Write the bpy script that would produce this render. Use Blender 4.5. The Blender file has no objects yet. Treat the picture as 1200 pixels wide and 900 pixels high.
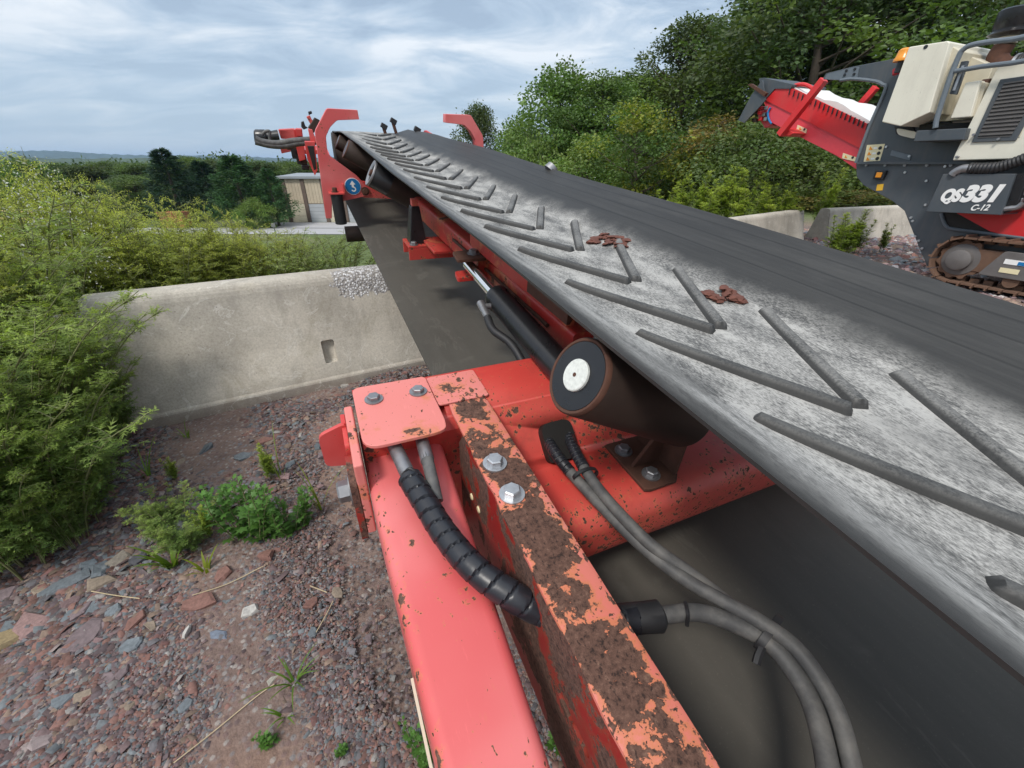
import bpy, bmesh, math, random
import numpy as np
from mathutils import Vector, Matrix
R = math.radians
random.seed(7)
RNG = np.random.default_rng(7)
scene = bpy.context.scene
COL = scene.collection

# ------------------------------------------------------------------ camera
F = 490.0                                   # focal length in pixels of a 1200 px wide picture
PITCH = math.atan(255 / F)
CAM_Z = 1.4
cam_d = bpy.data.cameras.new('camera')
cam = bpy.data.objects.new('camera', cam_d)
COL.objects.link(cam)
cam_d.sensor_width = 36
cam_d.lens = F / 1200 * 36
cam_d.clip_start = 0.02
cam_d.clip_end = 20000
cam.location = (0, 0, CAM_Z)
cam.rotation_euler = (math.pi / 2 - PITCH, 0, 0)
scene.camera = cam

# ------------------------------------------------------------------ light
SUN_EL, SUN_AZ = R(52), R(-150)             # overcast: a broad soft sun behind the left shoulder
world = bpy.data.worlds.new('World')
scene.world = world
world.use_nodes = True
wn, wl = world.node_tree.nodes, world.node_tree.links
wn.clear()


def build_world():
    out = wn.new('ShaderNodeOutputWorld')
    bg = wn.new('ShaderNodeBackground')
    bg.inputs['Strength'].default_value = 0.105
    sky = wn.new('ShaderNodeTexSky')
    sky.sky_type = 'NISHITA'
    sky.sun_disc = False
    sky.sun_elevation = SUN_EL
    sky.sun_rotation = SUN_AZ
    tc = wn.new('ShaderNodeTexCoord')
    sep = wn.new('ShaderNodeSeparateXYZ')
    wl.new(tc.outputs['Generated'], sep.inputs[0])

    def math_(op, a, b=None, clamp=False):
        m = wn.new('ShaderNodeMath'); m.operation = op; m.use_clamp = clamp
        for i, x in enumerate((a, b)):
            if x is None: continue
            if isinstance(x, (int, float)): m.inputs[i].default_value = x
            else: wl.new(x, m.inputs[i])
        return m.outputs[0]
    zz = math_('ADD', math_('MAXIMUM', sep.outputs['Z'], 0.0), 0.16)
    cx, cy = math_('DIVIDE', sep.outputs['X'], zz), math_('DIVIDE', sep.outputs['Y'], zz)
    comb = wn.new('ShaderNodeCombineXYZ')
    wl.new(cx, comb.inputs[0]); wl.new(cy, comb.inputs[1])
    mp = wn.new('ShaderNodeMapping')
    mp.inputs['Location'].default_value = (3.1, 1.7, 0.4)
    mp.inputs['Rotation'].default_value = (0, 0, R(-24))
    mp.inputs['Scale'].default_value = (0.62, 1.0, 1.0)
    wl.new(comb.outputs[0], mp.inputs[0])

    def noise(scale, detail, rough, dist):
        n = wn.new('ShaderNodeTexNoise')
        n.inputs['Scale'].default_value = scale; n.inputs['Detail'].default_value = detail
        n.inputs['Roughness'].default_value = rough; n.inputs['Distortion'].default_value = dist
        wl.new(mp.outputs[0], n.inputs['Vector'])
        return n.outputs['Fac']
    big = noise(0.75, 3, 0.5, 0.3)
    mid = noise(2.2, 9, 0.58, 0.5)
    val = math_('SUBTRACT', math_('ADD', math_('MULTIPLY', big, 0.75), math_('MULTIPLY', mid, 0.85)), 0.225)
    cr = wn.new('ShaderNodeValToRGB')
    e = cr.color_ramp.elements
    e[0].position, e[0].color = 0.45, (0.33, 0.42, 0.54, 1)
    e[1].position, e[1].color = 0.70, (1.0, 1.0, 1.0, 1)
    for p, c in ((0.51, (0.43, 0.53, 0.65, 1)), (0.57, (0.58, 0.66, 0.75, 1)), (0.64, (0.80, 0.84, 0.88, 1))):
        k = cr.color_ramp.elements.new(p); k.color = c
    wl.new(val, cr.inputs[0])
    # towards the horizon the layer thins to an even pale blue grey
    hz = wn.new('ShaderNodeMapRange'); hz.inputs[1].default_value = 0.0; hz.inputs[2].default_value = 0.3
    wl.new(sep.outputs['Z'], hz.inputs[0])
    mh = wn.new('ShaderNodeMix'); mh.data_type = 'RGBA'
    mh.inputs[6].default_value = (0.52, 0.65, 0.79, 1)
    wl.new(hz.outputs[0], mh.inputs[0]); wl.new(cr.outputs[0], mh.inputs[7])
    sc = wn.new('ShaderNodeVectorMath'); sc.operation = 'SCALE'   # an overcast sky grows brighter towards the zenith
    wl.new(math_('ADD', math_('MULTIPLY', math_('MAXIMUM', sep.outputs['Z'], 0.0), 5.0), 5.35), sc.inputs['Scale'])
    wl.new(mh.outputs[2], sc.inputs[0])
    mx = wn.new('ShaderNodeMix'); mx.data_type = 'RGBA'
    mx.inputs[0].default_value = 0.9
    wl.new(sky.outputs[0], mx.inputs[6]); wl.new(sc.outputs[0], mx.inputs[7])
    wl.new(mx.outputs[2], bg.inputs['Color'])
    wl.new(bg.outputs[0], out.inputs[0])


build_world()
sun_d = bpy.data.lights.new('sun', 'SUN')
sun_d.energy = 1.5
sun_d.angle = R(11)
sun_d.color = (1.0, 0.95, 0.88)
sun = bpy.data.objects.new('sun', sun_d)
COL.objects.link(sun)
sv = Vector((math.sin(SUN_AZ) * math.cos(SUN_EL), math.cos(SUN_AZ) * math.cos(SUN_EL), math.sin(SUN_EL)))
sun.rotation_euler = sv.to_track_quat('Z', 'Y').to_euler()
sun.location = sv * 60
vs = scene.view_settings
vs.view_transform = 'Standard'
vs.look = 'None'
vs.gamma = 1
vs.use_curve_mapping = False
vs.exposure = 0.74

# ------------------------------------------------------------------ measuring helpers


def ray(u, v):
    x, y = (u - 600) / F, -(v - 450) / F
    return np.array([x, math.cos(PITCH) + y * math.sin(PITCH), -math.sin(PITCH) + y * math.cos(PITCH)])


EYE = np.array([0, 0, CAM_Z])
D = ray(342, 108); D /= np.linalg.norm(D)            # direction of the conveyor (rises 6.8 degrees)
N = np.array([D[1], -D[0], 0]); N /= np.linalg.norm(N)
U = np.cross(N, D)
BO = EYE + ray(1000, 478) * 0.6979                    # a point on the belt's centre line
DH = np.array([D[0], D[1], 0]); DH /= np.linalg.norm(DH)


def on_ground(u, v, z=0.0):
    r = ray(u, v)
    return EYE + r * ((z - CAM_Z) / r[2])


def side(u, v, T):
    """point of a machine side at distance T: (along, height)"""
    r = ray(u, v); P = EYE + r * (T / (r @ N))
    return float(P @ DH), float(P[2])


def loc_on(u, v, axis, val):
    """conveyor coordinates (t, s, h) of a sight line where one coordinate has a known value"""
    M = np.array([N, D, U]); r = ray(u, v); a = M[axis]
    P = EYE + r * ((val + a @ (BO - EYE)) / (a @ r))
    return M @ (P - BO)


def smooth(a, b, x):
    k = np.clip((np.asarray(x, float) - a) / (b - a), 0, 1)
    return k * k * (3 - 2 * k)

# ------------------------------------------------------------------ mesh helpers


class MB:
    def __init__(self): self.v, self.f = [], []

    def add(self, vs_, fs_):
        o = len(self.v)
        self.v += [tuple(map(float, p)) for p in vs_]
        self.f += [tuple(i + o for i in f) for f in fs_]
        return self

    def box(self, c, s, M=None):
        x, y, z = s[0] / 2, s[1] / 2, s[2] / 2
        p = [Vector(q) for q in ((-x, -y, -z), (x, -y, -z), (x, y, -z), (-x, y, -z), (-x, -y, z), (x, -y, z), (x, y, z), (-x, y, z))]
        if M is not None: p = [M @ q for q in p]
        p = [q + Vector(c) for q in p]
        return self.add(p, [(0, 3, 2, 1), (4, 5, 6, 7), (0, 1, 5, 4), (1, 2, 6, 5), (2, 3, 7, 6), (3, 0, 4, 7)])

    def bx(self, x0, x1, y0, y1, z0, z1):
        return self.box(((x0 + x1) / 2, (y0 + y1) / 2, (z0 + z1) / 2), (abs(x1 - x0), abs(y1 - y0), abs(z1 - z0)))

    def prism(self, poly, fn, a0, a1):
        n = len(poly)
        vs_ = [fn(p, q, a0) for p, q in poly] + [fn(p, q, a1) for p, q in poly]
        fs_ = [tuple(range(n)), tuple(range(2 * n - 1, n - 1, -1))]
        fs_ += [(i, i + n, (i + 1) % n + n, (i + 1) % n) for i in range(n)]
        return self.add(vs_, fs_)

    def tube(self, pts, r, n=10, cap=True):
        pts = [Vector(p) for p in pts]
        k = len(pts)
        rs = r if isinstance(r, (list, tuple, np.ndarray)) else [r] * k
        ref = None; vs_ = []
        for i in range(k):
            t = (pts[min(i + 1, k - 1)] - pts[max(i - 1, 0)])
            t = t.normalized() if t.length > 1e-9 else Vector((0, 0, 1))
            if ref is None:
                ref = t.orthogonal().normalized()
            ref = (ref - t * ref.dot(t)).normalized()
            b = t.cross(ref)
            for j in range(n):
                a = 2 * math.pi * j / n
                vs_.append(pts[i] + (ref * math.cos(a) + b * math.sin(a)) * rs[i])
        fs_ = [(i * n + j, i * n + (j + 1) % n, (i + 1) * n + (j + 1) % n, (i + 1) * n + j) for i in range(k - 1) for j in range(n)]
        if cap: fs_ += [tuple(range(n - 1, -1, -1)), tuple((k - 1) * n + j for j in range(n))]
        return self.add(vs_, fs_)

    def lathe(self, c, axis, prof, n=36):
        """closed or open profile of (radius, height along the axis)"""
        c, a = Vector(c), Vector(axis).normalized(); s1 = a.orthogonal().normalized(); s2 = a.cross(s1)
        vs_ = [c + a * z + (s1 * math.cos(2 * math.pi * j / n) + s2 * math.sin(2 * math.pi * j / n)) * r for r, z in prof for j in range(n)]
        fs_ = [(i * n + j, i * n + (j + 1) % n, (i + 1) * n + (j + 1) % n, (i + 1) * n + j) for i in range(len(prof) - 1) for j in range(n)]
        return self.add(vs_, fs_)

    def rod(self, a, b, r, n=16): return self.tube([a, b], r, n)

    def mesh(self, name):
        me = bpy.data.meshes.new(name)
        me.from_pydata(self.v, [], self.f)
        bm = bmesh.new(); bm.from_mesh(me)
        bmesh.ops.recalc_face_normals(bm, faces=bm.faces)
        bm.to_mesh(me); bm.free()
        return me

    def obj(self, name, mat, parent=None, bevel=0.0, angle=35, loc=None, seg=2):
        o = bpy.data.objects.new(name, self.mesh(name))
        COL.objects.link(o)
        if mat: o.data.materials.append(mat)
        o.data.shade_smooth()
        if bevel:
            m = o.modifiers.new('bevel', 'BEVEL'); m.width = bevel; m.segments = seg
            m.limit_method = 'ANGLE'; m.angle_limit = R(38); m.harden_normals = True
        else:
            o.data.set_sharp_from_angle(angle=R(angle))
        if parent: o.parent = parent
        if loc is not None: o.location = loc
        return o


def spline(pts, n=10):
    """Catmull-Rom through the points"""
    P = [np.array(p, float) for p in pts]
    P = [2 * P[0] - P[1]] + P + [2 * P[-1] - P[-2]]
    out = []
    for i in range(1, len(P) - 2):
        for k in range(n):
            t = k / n
            out.append(0.5 * (2 * P[i] + (P[i + 1] - P[i - 1]) * t + (2 * P[i - 1] - 5 * P[i] + 4 * P[i + 1] - P[i + 2]) * t * t
                              + (3 * P[i] - P[i - 1] - 3 * P[i + 1] + P[i + 2]) * t ** 3))
    out.append(P[-2])
    return out


def rounded(poly, r, n=4):
    """round the corners of a 2-D polygon; r is one radius or one per corner"""
    out = []; k = len(poly)
    for i in range(k):
        a, b, c = (np.array(poly[j % k], float) for j in (i - 1, i, i + 1))
        ri = r[i] if isinstance(r, (list, tuple)) else r
        if ri <= 0: out.append(tuple(b)); continue
        d1, d2 = a - b, c - b
        ri1 = min(ri, np.linalg.norm(d1) * .45); ri2 = min(ri, np.linalg.norm(d2) * .45)
        p1, p2 = b + d1 / np.linalg.norm(d1) * ri1, b + d2 / np.linalg.norm(d2) * ri2
        for j in range(n + 1):
            t = j / n
            out.append(tuple((1 - t) ** 2 * p1 + 2 * t * (1 - t) * b + t * t * p2))
    return out


def cut(o, cutters):
    for c in cutters:
        m = o.modifiers.new('cut', 'BOOLEAN'); m.operation = 'DIFFERENCE'; m.object = c; m.solver = 'EXACT'
    bpy.context.view_layer.update()
    dg = bpy.context.evaluated_depsgraph_get()
    me = bpy.data.meshes.new_from_object(o.evaluated_get(dg))
    o.modifiers.clear(); o.data = me
    me.shade_smooth(); me.set_sharp_from_angle(angle=R(35))
    for c in cutters: bpy.data.objects.remove(c)


def empty(name, loc, label=None, cat=None, group=None, rot=None):
    o = bpy.data.objects.new(name, None); COL.objects.link(o)
    o.location = loc; o.empty_display_size = 0.1
    if rot is not None: o.rotation_euler = rot
    return tag(o, label, cat, group)


def tag(o, label=None, cat=None, group=None, kind=None):
    if label: o['label'] = label
    if cat: o['category'] = cat
    if group: o['group'] = group
    if kind: o['kind'] = kind
    return o


def share(src, name, parent=None, loc=None, rot=None, scale=None):
    o = src.copy(); o.name = name; COL.objects.link(o)
    if parent: o.parent = parent
    if loc is not None: o.location = loc
    if rot is not None: o.rotation_euler = rot
    if scale is not None: o.scale = scale if not isinstance(scale, (int, float)) else (scale,) * 3
    return o


def scatter(name, tv, tf, P, Rm, S, tint=None, vgrad=None):
    """one mesh of many copies of a small template: positions P, rotations Rm (n,3,3), scales S (n,) or (n,3)"""
    tv = np.asarray(tv, float); tf = np.asarray(tf, int)
    n, k = len(P), len(tv)
    S = np.asarray(S, float)
    if S.ndim == 1: S = np.repeat(S[:, None], 3, 1)
    V = np.einsum('nij,nkj->nki', Rm, tv[None] * S[:, None, :]) + P[:, None, :]
    Fa = (tf[None] + (np.arange(n) * k)[:, None, None])
    me = bpy.data.meshes.new(name)
    m = tf.shape[1]; nf = n * len(tf)
    me.vertices.add(n * k); me.vertices.foreach_set('co', V.reshape(-1).astype(np.float32))
    me.loops.add(nf * m); me.loops.foreach_set('vertex_index', Fa.reshape(-1).astype(np.int32))
    me.polygons.add(nf); me.polygons.foreach_set('loop_start', (np.arange(nf) * m).astype(np.int32))
    me.update(calc_edges=True)
    if tint is not None:
        a = me.color_attributes.new('tint', 'FLOAT_COLOR', 'POINT')
        c = np.ones((n, k, 4), np.float32); c[:, :, :3] = np.asarray(tint)[:, None, :]
        a.data.foreach_set('color', c.reshape(-1))
    me.validate()
    return me


def rots(n, dirs=None, spin=True, rng=RNG):
    """rotation matrices whose local +Y follows dirs"""
    if dirs is None:
        dirs = rng.normal(size=(n, 3))
    d = dirs / (np.linalg.norm(dirs, axis=1, keepdims=True) + 1e-9)
    ref = rng.normal(size=(n, 3)) if spin else np.tile(np.array([0, 0, 1.0]), (n, 1)) + rng.normal(size=(n, 3)) * .15
    x = np.cross(d, ref); x /= np.linalg.norm(x, axis=1, keepdims=True) + 1e-9
    z = np.cross(x, d)
    return np.stack([x, d, z], 2)


def mesh_obj(name, me, mat, parent=None, loc=None):
    o = bpy.data.objects.new(name, me); COL.objects.link(o)
    if mat and not me.materials: me.materials.append(mat)
    if parent: o.parent = parent
    if loc is not None: o.location = loc
    return o

# ------------------------------------------------------------------ materials


class NT:
    def __init__(self, name):
        self.m = bpy.data.materials.new(name); self.m.use_nodes = True
        self.n, self.l = self.m.node_tree.nodes, self.m.node_tree.links
        self.b = self.n['Principled BSDF']
        self.tc = None

    def node(self, t, **kw):
        x = self.n.new(t)
        for k, v_ in kw.items(): setattr(x, k, v_)
        return x

    def put(self, sock, val):
        if isinstance(val, bpy.types.NodeSocket): self.l.new(val, sock)
        elif isinstance(val, (tuple, list)) and len(val) == 3 and sock.type == 'RGBA': sock.default_value = (*val, 1)
        else: sock.default_value = val

    def coord(self, scale=None, kind='Object', loc=None, rot=None):
        if self.tc is None: self.tc = self.node('ShaderNodeTexCoord')
        o = self.tc.outputs[kind]
        if scale is None and loc is None and rot is None: return o
        mp = self.node('ShaderNodeMapping')
        if scale is not None: mp.inputs['Scale'].default_value = scale
        if loc is not None: mp.inputs['Location'].default_value = loc
        if rot is not None: mp.inputs['Rotation'].default_value = rot
        self.l.new(o, mp.inputs[0]); return mp.outputs[0]

    def noise(self, scale, detail=4, rough=.55, vec=None, dist=0.0, out='Fac'):
        x = self.node('ShaderNodeTexNoise')
        x.inputs['Scale'].default_value = scale; x.inputs['Detail'].default_value = detail
        x.inputs['Roughness'].default_value = rough; x.inputs['Distortion'].default_value = dist
        self.l.new(vec if vec is not None else self.coord(), x.inputs['Vector'])
        return x.outputs[out]

    def voro(self, scale, vec=None, feature='F1', out='Distance', rnd=1.0):
        x = self.node('ShaderNodeTexVoronoi', feature=feature)
        x.inputs['Scale'].default_value = scale; x.inputs['Randomness'].default_value = rnd
        self.l.new(vec if vec is not None else self.coord(), x.inputs['Vector'])
        return x.outputs[out]

    def math(self, op, a, b=0.0, clamp=False):
        x = self.node('ShaderNodeMath', operation=op, use_clamp=clamp)
        self.put(x.inputs[0], a); self.put(x.inputs[1], b); return x.outputs[0]

    def step(self, x, a, b, smooth_=True):
        k = self.node('ShaderNodeMapRange', interpolation_type='SMOOTHSTEP' if smooth_ else 'LINEAR')
        self.put(k.inputs[0], x); k.inputs[1].default_value = a; k.inputs[2].default_value = b
        return k.outputs[0]

    def mix(self, f, a, b):
        x = self.node('ShaderNodeMix', data_type='RGBA')
        self.put(x.inputs[0], f); self.put(x.inputs[6], a); self.put(x.inputs[7], b); return x.outputs[2]

    def mul(self, a, b, f=1.0):
        x = self.node('ShaderNodeMix', data_type='RGBA', blend_type='MULTIPLY')
        self.put(x.inputs[0], f); self.put(x.inputs[6], a); self.put(x.inputs[7], b); return x.outputs[2]

    def ramp(self, f, stops):
        x = self.node('ShaderNodeValToRGB'); e = x.color_ramp.elements
        e[0].position, e[0].color = stops[0][0], (*stops[0][1], 1)
        e[1].position, e[1].color = stops[-1][0], (*stops[-1][1], 1)
        for p, c in stops[1:-1]: e.new(p).color = (*c, 1)
        self.put(x.inputs[0], f); return x.outputs[0]

    def sep(self, vec=None):
        x = self.node('ShaderNodeSeparateXYZ'); self.l.new(vec if vec is not None else self.coord(), x.inputs[0]); return x.outputs

    def bump(self, h, strength=.3, dist=.01):
        x = self.node('ShaderNodeBump'); x.inputs['Strength'].default_value = strength; x.inputs['Distance'].default_value = dist
        self.put(x.inputs['Height'], h); self.l.new(x.outputs[0], self.b.inputs['Normal']); return x

    def attr(self, name='tint'):
        x = self.node('ShaderNodeAttribute'); x.attribute_name = name; return x.outputs['Color']

    def done(self, col=None, rough=None, metal=None, spec=None):
        if col is not None: self.put(self.b.inputs['Base Color'], col)
        if rough is not None: self.put(self.b.inputs['Roughness'], rough)
        if metal is not None: self.put(self.b.inputs['Metallic'], metal)
        if spec is not None: self.b.inputs['Specular IOR Level'].default_value = spec
        return self.m


def plain(name, col, rough=.5, metal=0.0, var=.25, scale=20, bump=0.0):
    t = NT(name)
    n = t.noise(scale, 6, .6)
    dark = tuple(c * (1 - var) for c in col); lite = tuple(min(1, c * (1 + var)) for c in col)
    if bump: t.bump(n, bump, .005)
    return t.done(t.mix(n, dark, lite), t.math('ADD', t.math('MULTIPLY', n, .2), rough - .1), metal)


def paint(name, base, chalk, rust=.74, speck=.70, band=None, scale=9.0, chalk_amt=.5, rough=.42, dirt=.0, chips=.5, edge=None, spread=.10, ragged=0.0, bleed=(.55, .19, .075)):
    """worn paint: chalky bleaching mixed with painted sky sheen, rust patches with orange rims and small chips"""
    t = NT(name)
    c = t.coord()
    lo = t.noise(3.0, 3, .5)
    p = t.mix(t.math('MULTIPLY', t.step(lo, .35, .68), chalk_amt), base, chalk)  # pink chalk carries real fading plus the sky's reflection as colour
    scr = t.noise(30, 5, .7, t.coord((6, .8, 6)))
    p = t.mix(t.math('MULTIPLY', t.step(scr, .60, .72), .25), p, tuple(min(1, x * 1.25 + .06) for x in base))
    if dirt: p = t.mix(t.math('MULTIPLY', t.step(t.noise(7, 7, .65), .48, .72), dirt), p, (.05, .03, .025))
    big = t.noise(scale, 9, .62, dist=.3)
    if band:
        ax, cen, hw, amt = band
        d = t.math('ABSOLUTE', t.math('SUBTRACT', t.sep()[ax], cen))
        big = t.math('ADD', big, t.math('MULTIPLY', t.math('SUBTRACT', 1.0, t.step(d, hw * .35, hw)), amt))
    if ragged: big = t.math('ADD', big, t.math('MULTIPLY', t.math('SUBTRACT', t.noise(120, 4, .7), .5), ragged))
    m = t.step(big, rust, rust + .012)
    halo = t.step(big, rust - .09, rust + .01)
    sp_n = t.noise(scale * 7, 5, .6)
    area = t.step(t.noise(4.5, 2, .5), .40, .62)
    spv = t.math('SUBTRACT', sp_n, t.math('MULTIPLY', t.math('SUBTRACT', 1.0, area), .09))
    s_m = t.step(spv, speck, speck + .02)
    s_h = t.step(spv, speck - .05, speck + .01)
    wv = t.node('ShaderNodeVectorMath', operation='ADD'); t.l.new(t.coord((1, .55, 1)), wv.inputs[0])
    nz = t.node('ShaderNodeVectorMath', operation='SCALE'); nz.inputs['Scale'].default_value = .016
    t.l.new(t.noise(80, 3, .6, out='Color'), nz.inputs[0]); t.l.new(nz.outputs[0], wv.inputs[1])
    chip_area = t.math('ADD', t.math('MULTIPLY', t.step(t.noise(5.5, 5, .6), .47, .66), .9), spread)
    if edge:
        chip_area = t.math('MAXIMUM', chip_area, t.math('SUBTRACT', 1.0, t.step(t.math('ABSOLUTE', t.math('SUBTRACT', t.sep()[edge[0]], edge[1])), .004, edge[2])))
    cm = ch = None
    for sc_ in (62, 150):
        dd = t.voro(sc_, wv.outputs[0]); cr_ = t.sep(t.voro(sc_, wv.outputs[0], out='Color'))[0]
        rad = t.math('MULTIPLY', t.math('MULTIPLY', t.math('POWER', cr_, 2.2), chip_area), chips)
        a_ = t.math('SUBTRACT', rad, dd)
        m_, h_ = t.step(a_, -.02, .03), t.step(a_, -.22, .02)
        cm = m_ if cm is None else t.math('MAXIMUM', cm, m_)
        ch = h_ if ch is None else t.math('MAXIMUM', ch, h_)
    s_m = t.math('MAXIMUM', s_m, cm)
    stain = t.math('MAXIMUM', t.math('MULTIPLY', halo, .75), t.math('MAXIMUM', t.math('MULTIPLY', s_h, .6), t.math('MULTIPLY', t.math('MULTIPLY', ch, chip_area), .55)))
    p = t.mix(stain, p, bleed)
    rc = t.ramp(t.noise(120, 6, .75), ((.36, (.026, .014, .011)), (.46, (.095, .048, .034)), (.56, (.125, .064, .046)), (.70, (.20, .115, .08))))
    mask = t.math('MAXIMUM', m, s_m)
    pits = t.math('MULTIPLY', t.math('SUBTRACT', 1.0, t.step(t.voro(170, wv.outputs[0]), .14, .36)), t.step(t.noise(40, 3, .6), .36, .5))
    rc = t.mix(t.math('MULTIPLY', pits, .8), rc, (.020, .011, .009))
    col = t.mix(mask, p, rc)
    ht = t.math('ADD', t.math('MULTIPLY', mask, -.5), t.math('MULTIPLY', t.math('MULTIPLY', t.noise(70, 5, .7), mask), .9))
    t.bump(ht, .6, .004)
    r = t.math('ADD', t.math('MULTIPLY', mask, .4), t.math('ADD', rough, t.math('MULTIPLY', scr, .12)))
    return t.done(col, r)


RED, PINK = (.50, .028, .022), (.70, .155, .135)
M = {}


def dusty(name, col, rough, amount, var=.1):
    t = NT(name)
    n = t.noise(1.7, 8, .65); st = t.noise(6, 6, .65, t.coord((1, 1, .12))); fi = t.noise(45, 5, .7)
    c = t.mix(t.noise(.8, 3, .5), tuple(x * (1 - var) for x in col), tuple(min(1, x * (1 + var)) for x in col))
    d = t.math('ADD', t.math('MULTIPLY', t.step(n, .42, .72), .6), t.math('MULTIPLY', t.step(st, .5, .72), .55), True)
    c = t.mix(t.math('MULTIPLY', d, amount), c, (.22, .19, .16))
    c = t.mix(t.math('MULTIPLY', t.step(fi, .64, .70), .35), c, (.10, .07, .05))
    return t.done(c, t.math('ADD', t.math('MULTIPLY', d, .3), rough))


M['red'] = paint('red_paint', (.52, .035, .032), (.66, .15, .14), rust=.70, speck=.66, chalk_amt=.7)
M['arm_red'] = paint('faded_red_paint', (.60, .095, .095), (.69, .19, .185), rust=.74, speck=.655, chalk_amt=.9, rough=.36, scale=11, chips=.42, edge=(0, -.752, .02))
M['beam_red'] = paint('rust_speckled_red_paint', (.55, .046, .036), (.65, .13, .10), rust=.70, speck=.605, chalk_amt=.6, dirt=.45, chips=.55, spread=.18)
M['plate_red'] = paint('chipped_pink_paint', (.67, .20, .175), (.70, .25, .22), rust=.625, speck=.635, chalk_amt=.7, scale=11, chips=.55, spread=.28, ragged=.06)
M['rust_red'] = paint('heavily_rusted_red_paint', (.64, .17, .13), (.68, .27, .22), rust=.585, speck=.60, band=(0, -.541, .048, .15), scale=17, chalk_amt=.9, rough=.55, chips=.75, spread=.45, ragged=.16)
M['web_red'] = paint('rusted_shade_dark_red_paint', (.27, .012, .011), (.34, .022, .02), bleed=(.26, .045, .025), ragged=.12, rust=.49, speck=.60, scale=10, chalk_amt=.5)  # red and bleed darkened to hold the gap's shade; the rust is real
M['dirty_red'] = paint('grimy_red_paint', (.45, .028, .022), (.56, .085, .07), rust=.63, speck=.62, scale=7, chalk_amt=.5, dirt=.5)
M['bright_red'] = dusty('bright_red_paint', (.64, .022, .026), .38, .20)
M['pink_red'] = plain('lighter_red_paint', (.66, .055, .075), .36, var=.10)
M['rust'] = plain('rusty_steel', (.085, .036, .022), .85, .0, .55, 30, .3)
M['dark_rust'] = plain('dark_rusty_roller', (.042, .027, .021), .62, .25, .5, 14, .12)
M['zinc'] = plain('zinc_plated_steel', (.52, .53, .55), .42, .85, .3, 60)
M['dull_steel'] = plain('dull_steel', (.30, .30, .31), .5, .8, .35, 50)
M['chrome'] = plain('chrome_rod', (.75, .76, .78), .12, 1.0, .05)
M['black'] = plain('black_rubber', (.018, .018, .02), .55, 0, .4, 30, .1)
M['gloss_black'] = plain('black_paint', (.014, .014, .016), .30, 0, .4, 25)
M['wrap'] = plain('black_spiral_wrap', (.016, .017, .022), .38, 0, .35, 60, .1)
M['hub_white'] = plain('pale_speckled_hub', (.62, .64, .60), .7, 0, .35, 160)
M['pit'] = plain('dark_steel_and_shade', (.012, .011, .010), .6)  # near-black, for dark steel and for shade in holes and gaps
M['grey'] = dusty('slate_grey_paint', (.062, .075, .088), .42, .30)
M['grey_lite'] = plain('worn_grey_paint', (.13, .155, .18), .42, .0, .2, 8)
M['cream'] = dusty('cream_white_paint', (.74, .71, .60), .42, .22, .05)
M['cream_beige'] = plain('beige_cream_paint', (.58, .53, .41), .5, 0, .22, 7)  # darker beige than the cream, on box sides and strips
M['sheet'] = plain('white_belt_cover', (.72, .72, .70), .6, 0, .1, 6)
M['yellow'] = plain('yellow_label', (.72, .42, .03), .5, 0, .1)
M['orange'] = plain('amber_lens', (.75, .28, .02), .25, 0, .1)
M['label'] = plain('pale_label', (.74, .66, .42), .5, 0, .12, 60)
M['blue'] = plain('blue_enamel', (.008, .165, .42), .4, 0, .12, 30)
M['white'] = plain('white_lettering', (.82, .82, .80), .5, 0, .05)
M['mud'] = plain('dry_mud_on_track', (.15, .085, .055), .9, 0, .5, 9, .5)
M['track_grey'] = plain('dusty_grey_plate', (.13, .12, .115), .6, 0, .3, 8)


def hose_mat():
    t = NT('dusty_hydraulic_hose')
    n = t.noise(26, 7, .65, t.coord((1, 1, 1)))
    f = t.noise(120, 4, .6)
    t.bump(f, .15, .002)
    return t.done(t.mix(t.step(n, .34, .72), (.066, .066, .067), (.140, .135, .127)), .62)


M['hose'] = hose_mat()


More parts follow.
